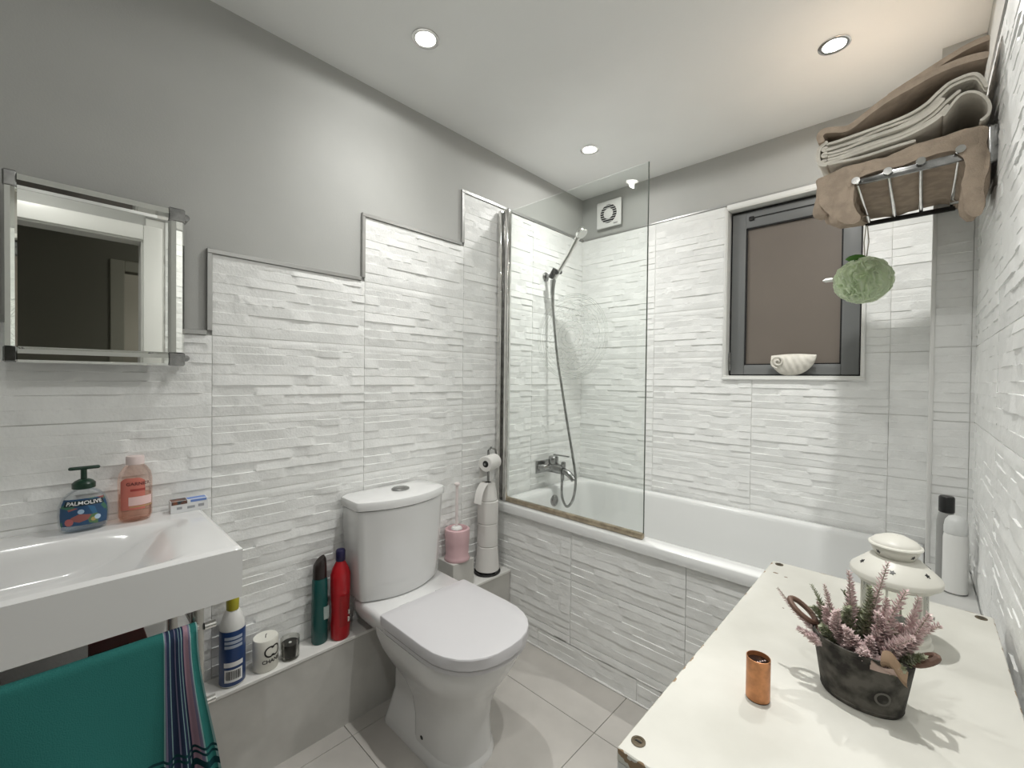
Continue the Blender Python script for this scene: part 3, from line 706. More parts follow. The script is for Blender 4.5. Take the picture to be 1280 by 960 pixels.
def palm_label():
    m = bpy.data.materials.new('sea_picture_label'); m.use_nodes = True; N = m.node_tree.nodes; L = m.node_tree.links; b = N['Principled BSDF']; b.inputs['Roughness'].default_value = .35
    g_ = N.new('ShaderNodeUVMap'); v = N.new('ShaderNodeTexVoronoi'); v.inputs['Scale'].default_value = 4.2; L.new(g_.outputs[0], v.inputs['Vector'])
    s_ = N.new('ShaderNodeSeparateColor'); L.new(v.outputs['Color'], s_.inputs[0]); cr = N.new('ShaderNodeValToRGB'); cr.color_ramp.interpolation = 'CONSTANT'; e = cr.color_ramp.elements
    e[0].color = (.02, .07, .16, 1); e[1].position = .5; e[1].color = (.03, .13, .26, 1)
    for p, c in ((.66, (.05, .16, .10)), (.80, (.10, .20, .09)), (.9, (.30, .10, .09))): q = e.new(p); q.color = (*c, 1)
    L.new(s_.outputs[0], cr.inputs[0]); L.new(cr.outputs[0], b.inputs['Base Color']); return m
part('label', patch(pf, .58, 1, o, .018, .083, -1.08, 1.08, .0008), palm_label(), t, fixn=False)
part('name_band', patch(pf, .58, 1, o, .066, .079, -.88, .88, .0014, 14, 3), mat('label_navy', (.01, .025, .03), .4), t, fixn=False)
part('lettering', letters('PALMOLIVE', .0125, on_body(pf, .58, 1, o, .0725, 0, .002, .042), .0002), mat('label_white', (.8, .8, .8), .5), t, smooth=False)
for yy, zz, rr_, c in ((.024, .034, .0065, (.45, .6, .75)), (-.028, .028, .009, (.45, .13, .13)), (-.006, .052, .006, (.35, .5, .65)), (.016, .03, .005, (.45, .35, .12))):
    a = yy/.046; part('picture_spot', G().sheet(10, 2, lambda u, v, a=a, rr_=rr_, zz=zz: Vector((o.x+(prof_r(pf, zz)*.58+.0015)*cos(a+rr_*v*cos(2*PI*u)/.046), o.y+(prof_r(pf, zz)+.0015)*sin(a+rr_*v*cos(2*PI*u)/.046), o.z+zz+rr_*v*sin(2*PI*u)))), mat('spot_%d' % int(c[0]*1000+c[1]*10), c, .5), t, fixn=False)
pg = mat('dark_green_plastic', (.008, .035, .02), .3)
part('collar', G().lathe([(.016, .104), (.022, .106), (.022, .118), (.017, .124), (.010, .128)], o, 26), pg, t)
part('pump_stem', G().lathe([(.006, .126), (.006, .152)], o, 14), pg, t)
part('pump_head', G().box((o.x-.006, o.y-.028, o.z+.152), (o.x+.008, o.y+.03, o.z+.160), .004, 3), pg, t)

o = Vector((.042, -2.163, SZ1)); pf = [(.027, 0), (.033, .004), (.036, .015), (.036, .110), (.033, .128), (.024, .144), (.018, .150), (.017, .156)]
t = thing('micellar_bottle', 'pink tinted clear bottle with coral label beside the soap pump', 'bottle', o)
part('body', G().lathe(pf, o, 36, sx=.85), M_pinkb, t, ang=60)
part('liquid', G().lathe([(r*.93, z*.62+.004) for r, z in pf[:4]], o, 28, sx=.82), glass('pink_liquid', (.95, .82, .76), .02, haze=.10, hazecol=(.8, .6, .55)), t)
coral = mat('coral_label', (.58, .17, .13), .4)
part('label', patch(pf, .85, 1, o, .034, .118, -1.0, .50, .0008, shape=lambda u, v: (u, v*(1-.30*max(0, abs(u-.5)*2-.4)**2))), coral, t, fixn=False)
part('label_window', patch(pf, .85, 1, o, .045, .068, -.45, 1.0, .0014, 12, 3), mat('label_blush', (.78, .55, .53), .4), t, fixn=False)
part('lettering', letters('GARNIER', .012, on_body(pf, .85, 1, o, .102, .10, .0018), .0001), mat('label_maroon', (.10, .02, .02), .5), t, smooth=False)
part('text_line', patch(pf, .85, 1, o, .083, .089, -.35, .50, .0014, 8, 1), mat('label_red', (.36, .05, .04), .5), t, fixn=False)
part('gold_line', patch(pf, .85, 1, o, .040, .043, -.4, 1.1, .0012, 10, 1), mat('label_gold', (.45, .30, .14), .4), t, fixn=False)
part('cap', G().lathe([(.017, .150), (.0195, .151), (.0195, .170), (.018, .173), (.006, .174)], o, 28), mat('pale_pink_cap', (.72, .60, .58), .4), t)

o = Vector((.040, -2.045, SZ1))
t = thing('small_carton', 'small white carton with blue and brown print on the basin corner', 'box', o)
part('carton', G().box((o.x-.016, o.y-.044, o.z), (o.x+.016, o.y+.044, o.z+.034), .001, 1), mat('carton_white', (.74, .75, .76), .5), t)
part('blue_stripe', G().box((o.x-.012, o.y-.004, o.z+.034), (o.x+.012, o.y+.040, o.z+.0346)).box((o.x+.016, o.y+.002, o.z+.026), (o.x+.0166, o.y+.04, o.z+.033)), mat('carton_blue', (.16, .26, .58), .5), t, smooth=False)
part('picture', G().box((o.x-.014, o.y-.042, o.z+.034), (o.x+.014, o.y-.006, o.z+.0348)).box((o.x+.016, o.y-.042, o.z+.024), (o.x+.0168, o.y-.006, o.z+.0335)), mat('carton_picture', (.22, .07, .03), .5, col2=(.02, .05, .06), vscale=60), t, smooth=False)
part('print_mark', G().box((o.x+.016, o.y-.030, o.z+.010), (o.x+.0166, o.y-.018, o.z+.017)).box((o.x+.016, o.y-.006, o.z+.009), (o.x+.0166, o.y+.012, o.z+.016)).box((o.x+.016, o.y+.020, o.z+.010), (o.x+.0166, o.y+.034, o.z+.018)), mat('carton_grey', (.35, .36, .38), .5), t, smooth=False)

# ------------------------------------------------------------------ things on the left ledge
o = Vector((.058, -1.938, LZ)); pf = [(.031, 0), (.034, .004), (.034, .165), (.032, .185), (.026, .205), (.019, .222), (.015, .228)]
t = thing('cleaner_bottle', 'white cleaner bottle with blue label and yellow-green cap on the ledge', 'bottle', o)
part('body', G().lathe(pf, o, 32), M_white_pl, t, ang=60)
part('label', G().lathe([(.0346, .006), (.0348, .0065), (.0348, .168), (.0344, .170)], o, 32, cap=False), mat('navy_label', (.015, .05, .17), .3), t)
pw = mat('label_pale_text', (.42, .48, .58), .5); pb = [(.0348, 0), (.0348, .3)]
for z in (.150, .137, .124):
    part('text_block', patch(pb, 1, 1, o, z-.004, z+.005, -.85, .55, .0006, 10, 1), pw, t, fixn=False)
part('brand_mark', patch(pb, 1, 1, o, .064, .078, -.9, .6, .0006, 10, 2), mat('label_white', (.8, .8, .8), .5), t, fixn=False)
part('barcode_patch', patch(pb, 1, 1, o, .018, .056, -.85, .55, .0006, 10, 2), mat('label_white', (.8, .8, .8), .5), t, fixn=False)
rb = random.Random(3); a = -.72
while a < .40:
    wd = rb.choice((.02, .035, .05)); part('barcode_bar', patch(pb, 1, 1, o, .026, .052, a, a+wd, .0012, 2, 1), M_black, t, fixn=False); a += wd+rb.choice((.03, .05))
part('cap', G().lathe([(.016, .224), (.0195, .226), (.020, .240), (.0205, .262), (.017, .271), (.006, .274)], o, 26, sx=1, sy=.85), mat('lime_cap', (.42, .38, .03), .35), t)

o = Vector((.056, -1.845, LZ)); R_ = .037
t = thing('pillar_candle', 'white pillar candle with black interlocked emblem on the ledge', 'candle', o)
M_wax = mat('white_wax', (.78, .77, .70), .45, sub=.15)
part('wax', G().lathe([(.034, 0), (.037, .003), (.037, .094), (.035, .099), (.028, .0975), (.010, .095), (.003, .0945)], o, 36), M_wax, t, ang=50)
part('wick', G().tube([o+Vector((0, 0, .093)), o+Vector((.001, 0, .104)), o+Vector((.004, .002, .108))], .0012, 6), M_black, t)
pb = [(R_, 0), (R_, .3)]; blk = mat('black_print', (.015, .013, .012), .5)
for s in (-1, 1):
    g = G(); n = 22; ca = .28
    def arc(u, v, s=s):
        th = (.22+1.56*u)*PI if s < 0 else (-.78+1.56*u)*PI; q = .0125+.0045*v; x = s*.0080+q*cos(th); y = q*sin(th)*1.05
        return Vector(on_body(pb, 1, 1, o, .064, ca, .0008)(x, y))
    part('emblem', g.sheet(n, 2, arc), blk, t, fixn=False)
part('lettering', letters('CHANEL', .016, on_body(pb, 1, 1, o, .034, .28, .0008), .0004), blk, t, smooth=False)

o = Vector((.062, -1.772, LZ))
t = thing('glass_candle', 'small glass jar candle filled with black wax beside the white candle', 'candle', o)
part('jar', G().lathe([(.027, 0), (.029, .003), (.030, .066), (.0285, .066), (.027, .008), (.004, .006)], o, 30), glass('jar_glass', (.92, .92, .90), .05), t, ang=50)
part('wax', G().lathe([(.026, .010), (.0268, .012), (.0272, .050), (.004, .049)], o, 28), mat('black_wax', (.014, .014, .013), .3), t)
part('wick_tab', G().lathe([(.005, .0495), (.004, .0515), (.001, .052)], o, 12), M_white_pl, t)

o = Vector((.046, -1.668, LZ))
t = thing('shower_gel_bottle', 'dark teal shampoo bottle with slanted black cap on the ledge', 'bottle', o)
gt = mat('dark_teal_plastic', (.006, .075, .07), .3)
def ell(rx, ry, z, n=28, dz=0.): return [Vector((o.x+rx*abs(cos(2*PI*k/n))**.8*(1 if cos(2*PI*k/n) > 0 else -1), o.y+ry*sin(2*PI*k/n), o.z+z+dz*sin(2*PI*k/n))) for k in range(n)]
part('body', G().loft([ell(.022, .023, 0), ell(.024, .026, .005), ell(.025, .027, .08), ell(.024, .026, .17), ell(.022, .025, .222), ell(.021, .023, .228)]), gt, t)
part('cap', G().loft([ell(.0212, .0232, .229), ell(.0208, .0225, .262), ell(.019, .0205, .284, dz=.010), ell(.014, .015, .294, dz=.011)]), mat('brown_black_cap', (.02, .013, .012), .3), t)
part('label', G().sheet(6, 6, lambda u, v: Vector((o.x+.0255-.004*abs(u-.3), o.y+.004+.020*u, o.z+.085+.045*v))), mat('label_grey', (.35, .42, .40), .4), t, fixn=False)

o = Vector((.070, -1.604, LZ))
t = thing('toilet_cleaner_bottle', 'red bottle with navy cap standing next to the cistern', 'bottle', o)
gr = mat('red_plastic', (.42, .008, .014), .28)
part('body', G().loft([ell(.026, .026, 0), ell(.029, .031, .006), ell(.029, .033, .05), ell(.026, .030, .10), ell(.0275, .034, .18), ell(.0275, .034, .232), ell(.024, .027, .252), ell(.014, .015, .276), ell(.0125, .0125, .282)]), gr, t, ang=30)
part('cap', G().lathe([(.015, .278), (.0165, .280), (.0165, .314), (.014, .318), (.004, .319)], o, 22), mat('navy_cap', (.015, .012, .06), .35), t)
part('label', G().sheet(8, 6, lambda u, v: Vector((o.x+.0300*cos(-.5+1.3*u)+.001, o.y+.031*sin(-.5+1.3*u), o.z+.05+.11*v))), mat('red_label', (.30, .01, .012), .4), t, fixn=False)
part('print_mark', G().box((o.x+.024, o.y+.014, o.z+.062), (o.x+.031, o.y+.020, o.z+.078)).box((o.x+.024, o.y+.016, o.z+.088), (o.x+.031, o.y+.021, o.z+.102)), mat('label_cream', (.6, .55, .5), .4), t, smooth=False)

# ------------------------------------------------------------------ brush and toilet rolls on the right ledge
o = Vector((.062, -1.056, .432))
t = thing('toilet_brush', 'toilet brush in a pink holder on the grey block by the cistern', 'toilet brush', o)
M_pinkp = mat('pink_plastic', (.60, .40, .42), .45)
part('holder', G().lathe([(.056, 0), (.058, .004), (.055, .014), (.051, .024), (.054, .075), (.057, .125), (.055, .138), (.047, .142), (.043, .138), (.038, .11)], o, 36), M_pinkp, t, ang=50)
part('handle', G().tube([o+Vector((.0, -.004, .10)), o+Vector((.0, -.004, .335))], .0065, 12).lathe([(.004, .330), (.011, .334), (.012, .342), (.008, .347), (.002, .348)], o+Vector((0, -.004, 0)), 18), mat('translucent_handle', (.78, .70, .69), .3), t)
part('collar', G().lathe([(.010, .135), (.026, .138), (.022, .146), (.010, .150)], o+Vector((0, -.004, 0)), 22), M_white_pl, t)

o = Vector((.064, -.868, LZ))
t = thing('toilet_roll_stand', 'black wire toilet roll stand with a chrome pole next to the bath', 'roll stand', o)
part('base_ring', G().tube([o+Vector((.058*cos(a), .062*sin(a), .006)) for a in [2*PI*k/32 for k in range(32)]], .005, 8, closed=True).tube([o+Vector((.046*cos(a), .050*sin(a), .012)) for a in [2*PI*k/32 for k in range(32)]], .004, 8, closed=True), M_black, t)
part('base_bar', G().tube([o+Vector((-.05, 0, .008)), o+Vector((.05, 0, .008))], .004, 8), M_black, t)
part('pole', G().tube([o+Vector((0, 0, .008)), o+Vector((0, 0, .590))], .006, 12), M_chrome_d, t)
arm = [o+Vector((0, 0, .585)), o+Vector((-.012, .004, .605)), o+Vector((-.012, .004, .607)), o+Vector((.08, -.012, .545+.005))]
part('arm', G().tube([o+Vector((-.001, .062, .535)), o+Vector((.030, -.052, .535))], .006, 10).tube([o+Vector((0, 0, .590)), o+Vector((-.004, .02, .602)), o+Vector((-.004, .05, .59)), o+Vector((-.001, .062, .535))], .005, 10), M_chrome_d, t)
M_paper = mat('toilet_paper', (.74, .725, .70), .9, bump=.12, bscale=160)
M_core = mat('card_core', (.10, .085, .075), .9)
def roll(label, base, prof_ro, h, ri=.02, tilt=0., M=None):
    t = thing('toilet_roll', label, 'toilet roll', base, 'toilet rolls on the wire stand')
    ro, ro2 = prof_ro
    Q = M if M is not None else Matrix.Identity(4)
    part('paper', G().lathe([(ri, 0), (ro-.003, 0), (ro, .003), ((ro+ro2)/2, h*.5), (ro2, h-.003), (ro2-.003, h), (ri, h), (ri, 0)], base, 34, M=Q, cap=False), M_paper, t, ang=28)
    part('core', G().lathe([(ri, .002), (ri-.0015, .002), (ri-.0015, h-.002), (ri, h-.002), (ri, .002)], base, 20, M=Q, cap=False), M_core, t)
    return t
z = LZ+.016
roll('toilet roll at the foot of the stand, its edge flaring outwards', (o.x, o.y, z), (.058, .050), .118); z += .119
roll('toilet roll second from the foot of the stack', (o.x, o.y, z), (.050, .050), .108); z += .109
roll('toilet roll third from the foot of the stack', (o.x, o.y, z), (.050, .051), .108); z += .109
tr = roll('part-used toilet roll with a loose sheet on top of the stack', (o.x, o.y, z), (.046, .034), .085, .016)
part('loose_sheet', G().sheet(8, 12, lambda u, v: Vector((o.x-.02+.05*u+.02*v, o.y-.028-.062*v-.008*sin(v*3), z+.086-.085*v+.012*sin(v*PI)))), M_paper, tr, fixn=False)
Mr = Vector((.30, -1, 0)).normalized().to_track_quat('Z', 'Y').to_matrix().to_4x4()
tr = roll('narrow toilet roll hanging on the arm of the stand', (o.x+.004, o.y+.040, LZ+.535), (.037, .037), .092, .016, M=Mr)
part('arm_plug', G().lathe([(.0155, .0), (.0155, .090), (.008, .094)], (o.x+.004, o.y+.040, LZ+.535), 18, M=Mr), M_black, tr)
part('loose_sheet', G().sheet(8, 8, lambda u, v: Vector((o.x-.036+.028*u+.003*sin(v*4), o.y+.036-.088*u, LZ+.535-.075*v))), M_paper, tr, fixn=False)

# ------------------------------------------------------------------ towel rack on the right wall
RZ = 1.836; RY0, RY1 = -.700, -.262
t = thing('towel_rack', 'chrome rod towel shelf fixed high on the right wall', 'towel rack', (W, -.48, RZ))
RX = (1.434, 1.504, 1.571, 1.645)
for x in RX:
    part('rod', G().tube([(x, RY0-.012, RZ+(x-1.43)*.08), (x, RY1, RZ+(x-1.43)*.04)], .0055, 12), M_chrome, t)
    part('rod_cap', G().tube([(x, RY0-.020, RZ+(x-1.43)*.08), (x, RY0-.010, RZ+(x-1.43)*.08)], .010, 16), M_chrome, t)
part('end_bar', G().box((1.425, RY0-.006, RZ-.008), (1.700, RY0+.006, RZ+.014), .003, 2), M_chrome_d, t)
part('end_bar', G().box((1.422, RY1-.006, RZ-.010), (1.655, RY1+.006, RZ+.006), .003, 2), M_black, t)
part('wall_mount', G().box((1.690, RY0-.012, RZ-.03), (1.712, RY0+.012, RZ+.062), .006, 3), M_chrome_d, t)
part('wall_mount', G().box((1.690, -.335, RZ-.03), (1.712, -.311, RZ+.062), .006, 3), M_chrome_d, t)
part('wall_mount_arm', G().box((1.640, -.329, RZ-.006), (1.694, -.317, RZ+.010), .003, 2), M_chrome, t)
# towels
M_beige = mat('beige_towel', (.50, .405, .32), .95, spec=.05, bump=.7, bscale=420, var=.18, vscale=30)
M_pale = mat('pale_towel', (.78, .74, .66), .95, spec=.05, bump=.7, bscale=420, var=.1, vscale=30)
def cloth_bar(outline, y0, y1, amp, seed, n=22, sag=0.):
    P = catmull([(x, 0, z) for x, z in outline], 6, True); rings = []
    for i in range(n+1):
        q = i/n; y = y0+(y1-y0)*q; ring = []; c = Vector((sum(p.x for p in P)/len(P), 0, sum(p.z for p in P)/len(P)))
        P0 = P
        P = [Vector((p.x+.010*max(0, 1.83-p.z)*10*sin(y*40+p.x*30)*(p.x < 1.6), 0, p.z if p.z > 1.84 else 1.84-(1.84-p.z)*max(.05, 1-1.25*q))) for p in P0]
        end = max(0, 1-min(q, 1-q)*n/1.5)
        for p in P:
            k = noise.noise(Vector((p.x*22, y*9, p.z*22+seed)))*amp + noise.noise(Vector((p.x*60, y*20, p.z*60+seed)))*amp*.35
            d = (p-c); d = d/(d.length+1e-6)
            v = p + d*(k-.006*end); ring.append(Vector((min(v.x, 1.699), y+.010*noise.noise(Vector((p.x*14, p.z*14, seed+i*.3))), v.z-sag*q)))
        rings.append(ring); P = P0
    return rings
lowA = [(1.340, 1.862), (1.336, 1.83), (1.345, 1.785), (1.372, 1.742), (1.402, 1.712), (1.428, 1.715), (1.424, 1.76), (1.422, 1.815), (1.430, 1.849), (1.50, 1.853), (1.57, 1.858), (1.630, 1.860), (1.654, 1.83), (1.656, 1.76), (1.658, 1.70), (1.672, 1.672), (1.692, 1.69), (1.697, 1.78), (1.697, 1.87), (1.688, 1.905), (1.62, 1.905), (1.54, 1.898), (1.46, 1.890), (1.39, 1.888)]
g = G().loft(cloth_bar(lowA, -.715, -.255, .009, 1.7))
for (cx_, cy_, ra, zt, zb) in ((1.358, -.690, .028, 1.875, 1.752), (1.398, -.694, .026, 1.868, 1.720), (1.388, -.640, .034, 1.870, 1.740), (1.672, -.690, .026, 1.880, 1.672)):
    rg = []
    for i in range(13):
        q = i/12; z_ = zt+(zb-zt)*q; k = ra*(.55+.45*sin(PI*min(1, .25+q*.62)))*(1 if q < .9 else 1-(q-.9)*6.5)
        rg.append([Vector((min(1.699, cx_+k*cos(a)*(1+.12*sin(3*a+q*4))+.006*sin(q*5)), cy_+k*.9*sin(a)*(1+.1*sin(4*a-q*3)), z_)) for a in [2*PI*j/22 for j in range(22)]])
    g.loft(rg)
solo('folded_towel', g, M_beige, 'brown-beige towel lowest in the pile, drooping over the rack edge', 'towel', (1.55, -.48, 1.84), 'towels piled on the rack', ang=80)
def ribbon(path, th, y0, y1, seed, amp=.0025, n=16):
    P = catmull([(x, 0, z) for x, z in path], 6); up, dn = [], []
    for i, p in enumerate(P):
        a = P[max(0, i-1)]; b = P[min(len(P)-1, i+1)]; tq = (b-a).normalized(); nn = Vector((-tq.z, 0, tq.x)); s = .55 if i in (0, len(P)-1) else 1
        up.append(p+nn*th/2*s); dn.append(p-nn*th/2*s)
    O_ = up+list(reversed(dn)); rings = []
    for i in range(n+1):
        y = y0+(y1-y0)*i/n
        rings.append([Vector((min(1.699, p.x+amp*.6*noise.noise(Vector((y*9, p.x*15, seed)))), y+.012*noise.noise(Vector((p.x*9, seed, i*.2))), p.z+amp*noise.noise(Vector((p.x*12, y*10, seed+4.))))) for p in O_])
    return rings
g = G()
for k in range(7):
    d = .0088*k
    g.loft(ribbon([(1.362+.004*(k % 2), 1.912+d), (1.40, 1.911+d), (1.47, 1.918+d), (1.54, 1.925+d), (1.595-.003*k, 1.942+d), (1.625-.004*k, 1.968+d*.95), (1.650-.004*k, 1.990+d*.85), (1.674-.001*k, 1.984+d*.9), (1.688, 1.950+d*.7)][:9 if k in (6, 5) else 6+(k % 3)//2], .0070, -.722+.004*(k % 3), -.30, 3.+k))
for k in (0, 2, 4):
    zc = 1.912+.0088*(k+.5); g.loft(ribbon([(1.366, zc+.0044), (1.357, zc+.0038), (1.353, zc), (1.357, zc-.0038), (1.366, zc-.0044)], .0070, -.722, -.30, 12.+k))
g.loft(ribbon([(1.612, 1.946), (1.640, 1.985), (1.668, 1.985), (1.690, 1.955), (1.692, 1.925), (1.678, 1.910)], .006, -.726, -.40, 27., .004))
g.loft(ribbon([(1.366, 1.972), (1.347, 1.960), (1.343, 1.935), (1.349, 1.912), (1.366, 1.903)], .010, -.720, -.30, 17.))
g.loft(ribbon([(1.366, 1.903), (1.43, 1.902), (1.50, 1.905), (1.56, 1.907)], .007, -.716, -.30, 19.))
solo('folded_towel', g, M_pale, 'pale towel folded in many layers in the middle of the pile', 'towel', (1.52, -.5, 1.91), 'towels piled on the rack', ang=80)
g = G()
g.loft(ribbon([(1.352, 1.972), (1.347, 1.992), (1.360, 2.004), (1.385, 2.000), (1.415, 1.992), (1.46, 2.010), (1.52, 2.040), (1.58, 2.062), (1.64, 2.070), (1.690, 2.060)], .017, -.735, -.29, 31., .006))
g.loft(ribbon([(1.50, 2.040), (1.55, 2.062), (1.61, 2.088), (1.66, 2.104), (1.692, 2.108)], .014, -.728, -.28, 37., .006))
solo('folded_towel', g, M_beige, 'beige towel thrown over the top of the towel pile', 'towel', (1.52, -.5, 1.98), 'towels piled on the rack', ang=80)

# bath puff hanging from the rack corner
pc = Vector((1.420, RY1-.004, 1.628))
t = thing('bath_puff', 'pale green mesh bath puff hanging from the towel rack', 'bath puff', pc)
M_puff = bpy.data.materials.new('pale_green_mesh'); M_puff.use_nodes = True
_N = M_puff.node_tree.nodes; _L = M_puff.node_tree.links; _b = _N['Principled BSDF']; _b.inputs['Base Color'].default_value = (.92, .97, .84, 1); _b.inputs['Roughness'].default_value = .8
_t = _N.new('ShaderNodeBsdfTranslucent'); _t.inputs[0].default_value = (.86, .94, .76, 1); _m = _N.new('ShaderNodeMixShader'); _m.inputs[0].default_value = .6
_L.new(_b.outputs[0], _m.inputs[1]); _L.new(_t.outputs[0], _m.inputs[2]); _L.new(_m.outputs[0], _N['Material Output'].inputs[0])
g = G(); rp = random.Random(8)
bmesh.ops.create_uvsphere(g.bm, u_segments=150, v_segments=60, radius=1)
for v in g.bm.verts:
    d = v.co.normalized(); ang_ = math.atan2(d.y, d.x); el = math.asin(max(-1, min(1, d.z)))
    rf = 1+.10*sin(ang_*26+6*noise.noise(d*2.2)+el*5)*cos(el)**.6+.05*noise.noise(d*7.)+.10*noise.noise(d*1.7)
    v.co = pc+Vector((d.x*.082*rf, d.y*.078*rf, d.z*.074*rf))
part('mesh_ball', g, M_puff, t, ang=180)
for k in range(14):
    ax = Vector((rp.uniform(-1, 1), rp.uniform(-1, 1), rp.uniform(-.7, .7))).normalized(); q = ax.to_track_quat('Z', 'Y').to_matrix()
    ph = rp.random()*6
    part('ruffle', G().sheet(60, 2, lambda u, v: pc+q @ Vector(((.070+.018*v)*cos(2*PI*u), (.066+.018*v)*sin(2*PI*u), .010*v*sin(u*2*PI*13+ph)+.012*sin(u*2*PI*3+ph)))), M_puff, t, ang=180, fixn=False)
part('cord', G().tube([pc+Vector((.004, 0, .07)), pc+Vector((.0, 0, .14)), pc+Vector((.006, 0, .207))], .0018, 6).tube([pc+Vector((.006, 0, .07)), pc+Vector((.014, 0, .14)), pc+Vector((.008, 0, .207))], .0018, 6), mat('beige_cord', (.4, .37, .3), .9), t)
part('leaf_tag', G().lathe([(.001, -.03), (.010, -.018), (.013, 0), (.010, .018), (.002, .03)], pc+Vector((-.022, -.02, .082)), 14, sy=.5, M=Matrix.Rotation(PI/2, 4, 'Y')), mat('leaf_green_ribbon', (.07, .20, .03), .7), t)
part('white_tag', G().lathe([(.002, -.022), (.008, -.012), (.008, .012), (.003, .024)], pc+Vector((-.098, -.02, .012)), 14, M=Matrix.Rotation(PI/2, 4, 'Y')), M_white_pl, t)

# ------------------------------------------------------------------ white cabinet in front
KX0, KX1, KY0, KY1, KZ = 1.311, 1.694, -1.826, -1.036, .790
def worn_white():
    m = bpy.data.materials.new('worn_white_lacquer'); m.use_nodes = True; N = m.node_tree.nodes; L = m.node_tree.links; b = N['Principled BSDF']; b.inputs['Roughness'].default_value = .45
    g_ = N.new('ShaderNodeNewGeometry'); s_ = N.new('ShaderNodeSeparateXYZ'); L.new(g_.outputs['Position'], s_.inputs[0])
    def edge(sock, v):
        a = N.new('ShaderNodeMath'); a.operation = 'SUBTRACT'; a.inputs[1].default_value = v; L.new(sock, a.inputs[0])
        c = N.new('ShaderNodeMath'); c.operation = 'ABSOLUTE'; L.new(a.outputs[0], c.inputs[0]); return c.outputs[0]
    def mn(a, b_):
        c = N.new('ShaderNodeMath'); c.operation = 'MINIMUM'; L.new(a, c.inputs[0]); L.new(b_, c.inputs[1]); return c.outputs[0]
    d = mn(mn(edge(s_.outputs[0], KX0), edge(s_.outputs[0], KX1)), mn(edge(s_.outputs[1], KY0), edge(s_.outputs[1], KY1)))
    n = N.new('ShaderNodeTexNoise'); n.inputs['Scale'].default_value = 42; n.inputs['Detail'].default_value = 5; L.new(g_.outputs['Position'], n.inputs['Vector'])
    mu = N.new('ShaderNodeMath'); mu.operation = 'MULTIPLY_ADD'; L.new(n.outputs[0], mu.inputs[0]); mu.inputs[1].default_value = -.020; mu.inputs[2].default_value = .0118; ad = N.new('ShaderNodeMath'); ad.operation = 'ADD'; L.new(mu.outputs[0], ad.inputs[0]); L.new(d, ad.inputs[1])
    lt = N.new('ShaderNodeMath'); lt.operation = 'LESS_THAN'; L.new(ad.outputs[0], lt.inputs[0]); lt.inputs[1].default_value = .0016
    n2 = N.new('ShaderNodeTexNoise'); n2.inputs['Scale'].default_value = 6; n2.inputs['Detail'].default_value = 8; L.new(g_.outputs['Position'], n2.inputs['Vector'])
    cr = N.new('ShaderNodeValToRGB'); cr.color_ramp.elements[0].position = .3; cr.color_ramp.elements[0].color = (.60, .59, .535, 1); cr.color_ramp.elements[1].position = .6; cr.color_ramp.elements[1].color = (.70, .69, .635, 1); L.new(n2.outputs[0], cr.inputs[0])
    mx = N.new('ShaderNodeMix'); mx.data_type = 'RGBA'; L.new(lt.outputs[0], mx.inputs[0]); L.new(cr.outputs[0], mx.inputs[6]); mx.inputs[7].default_value = (.32, .22, .13, 1)
    L.new(mx.outputs[2], b.inputs['Base Color']); return m
M_worn = worn_white()
t = thing('white_cabinet', 'worn white cabinet with corner fixings along the right wall', 'cabinet', ((KX0+KX1)/2, (KY0+KY1)/2, 0))
part('top', G().box((KX0, KY0, KZ-.018), (KX1, KY1, KZ), .0015, 1), M_worn, t, smooth=False)
for a, b in (((KX0+.001, KY0+.001, 0), (KX1-.001, KY0+.017, KZ-.018)), ((KX0+.001, KY1-.017, 0), (KX1-.001, KY1-.001, KZ-.018)), ((KX1-.012, KY0+.017, 0), (KX1-.001, KY1-.017, KZ-.018)), ((KX0+.02, KY0+.017, .06), (KX1-.012, KY1-.017, .076)), ((KX0+.02, KY0+.017, .40), (KX1-.012, KY1-.017, .416))):
    part('panel', G().box(a, b), M_white, t, smooth=False)
ym = (KY0+KY1)/2
for a, b in ((KY0+.019, ym-.0015), (ym+.0015, KY1-.019)):
    d = part('door', G().box((KX0+.002, a, .07), (KX0+.018, b, KZ-.022), .001, 1), M_white, t)
    yk = b-.03 if b < ym+.01 else a+.03
    part('knob', G().lathe([(.006, 0), (.006, .012), (.012, .018), (.011, .024), (.004, .027)], (KX0+.002, yk, .55), 18, M=Matrix.Rotation(-PI/2, 4, 'Y')), M_chrome, d)
M_hole = mat('brass_fixing', (.12, .095, .06), .45, metal=.4)
for x, y in ((1.327, -1.800), (1.329, -1.054), (1.676, -1.056), (1.676, -1.80)):
    q = part('fixing', G().lathe([(.009, .0), (.009, .0010), (.006, .0014), (.0055, .0005), (.002, .0005)], (x, y, KZ), 18), M_hole, t)
    part('cross_slot', G().box((x-.004, y-.001, KZ+.0004), (x+.004, y+.001, KZ+.0012)), M_black, q, smooth=False)
for x, y, rx in ((1.334, -1.115, .006), (1.357, -1.124, .004), (1.385, -1.29, .002), (1.40, -1.27, .0018)):
    part('paint_chip', G().lathe([(rx, .0), (rx*.9, .0004), (rx*.2, .0004)], (x, y, KZ), 9, sy=.5), mat('chip_brown', (.24, .17, .11), .8), t)

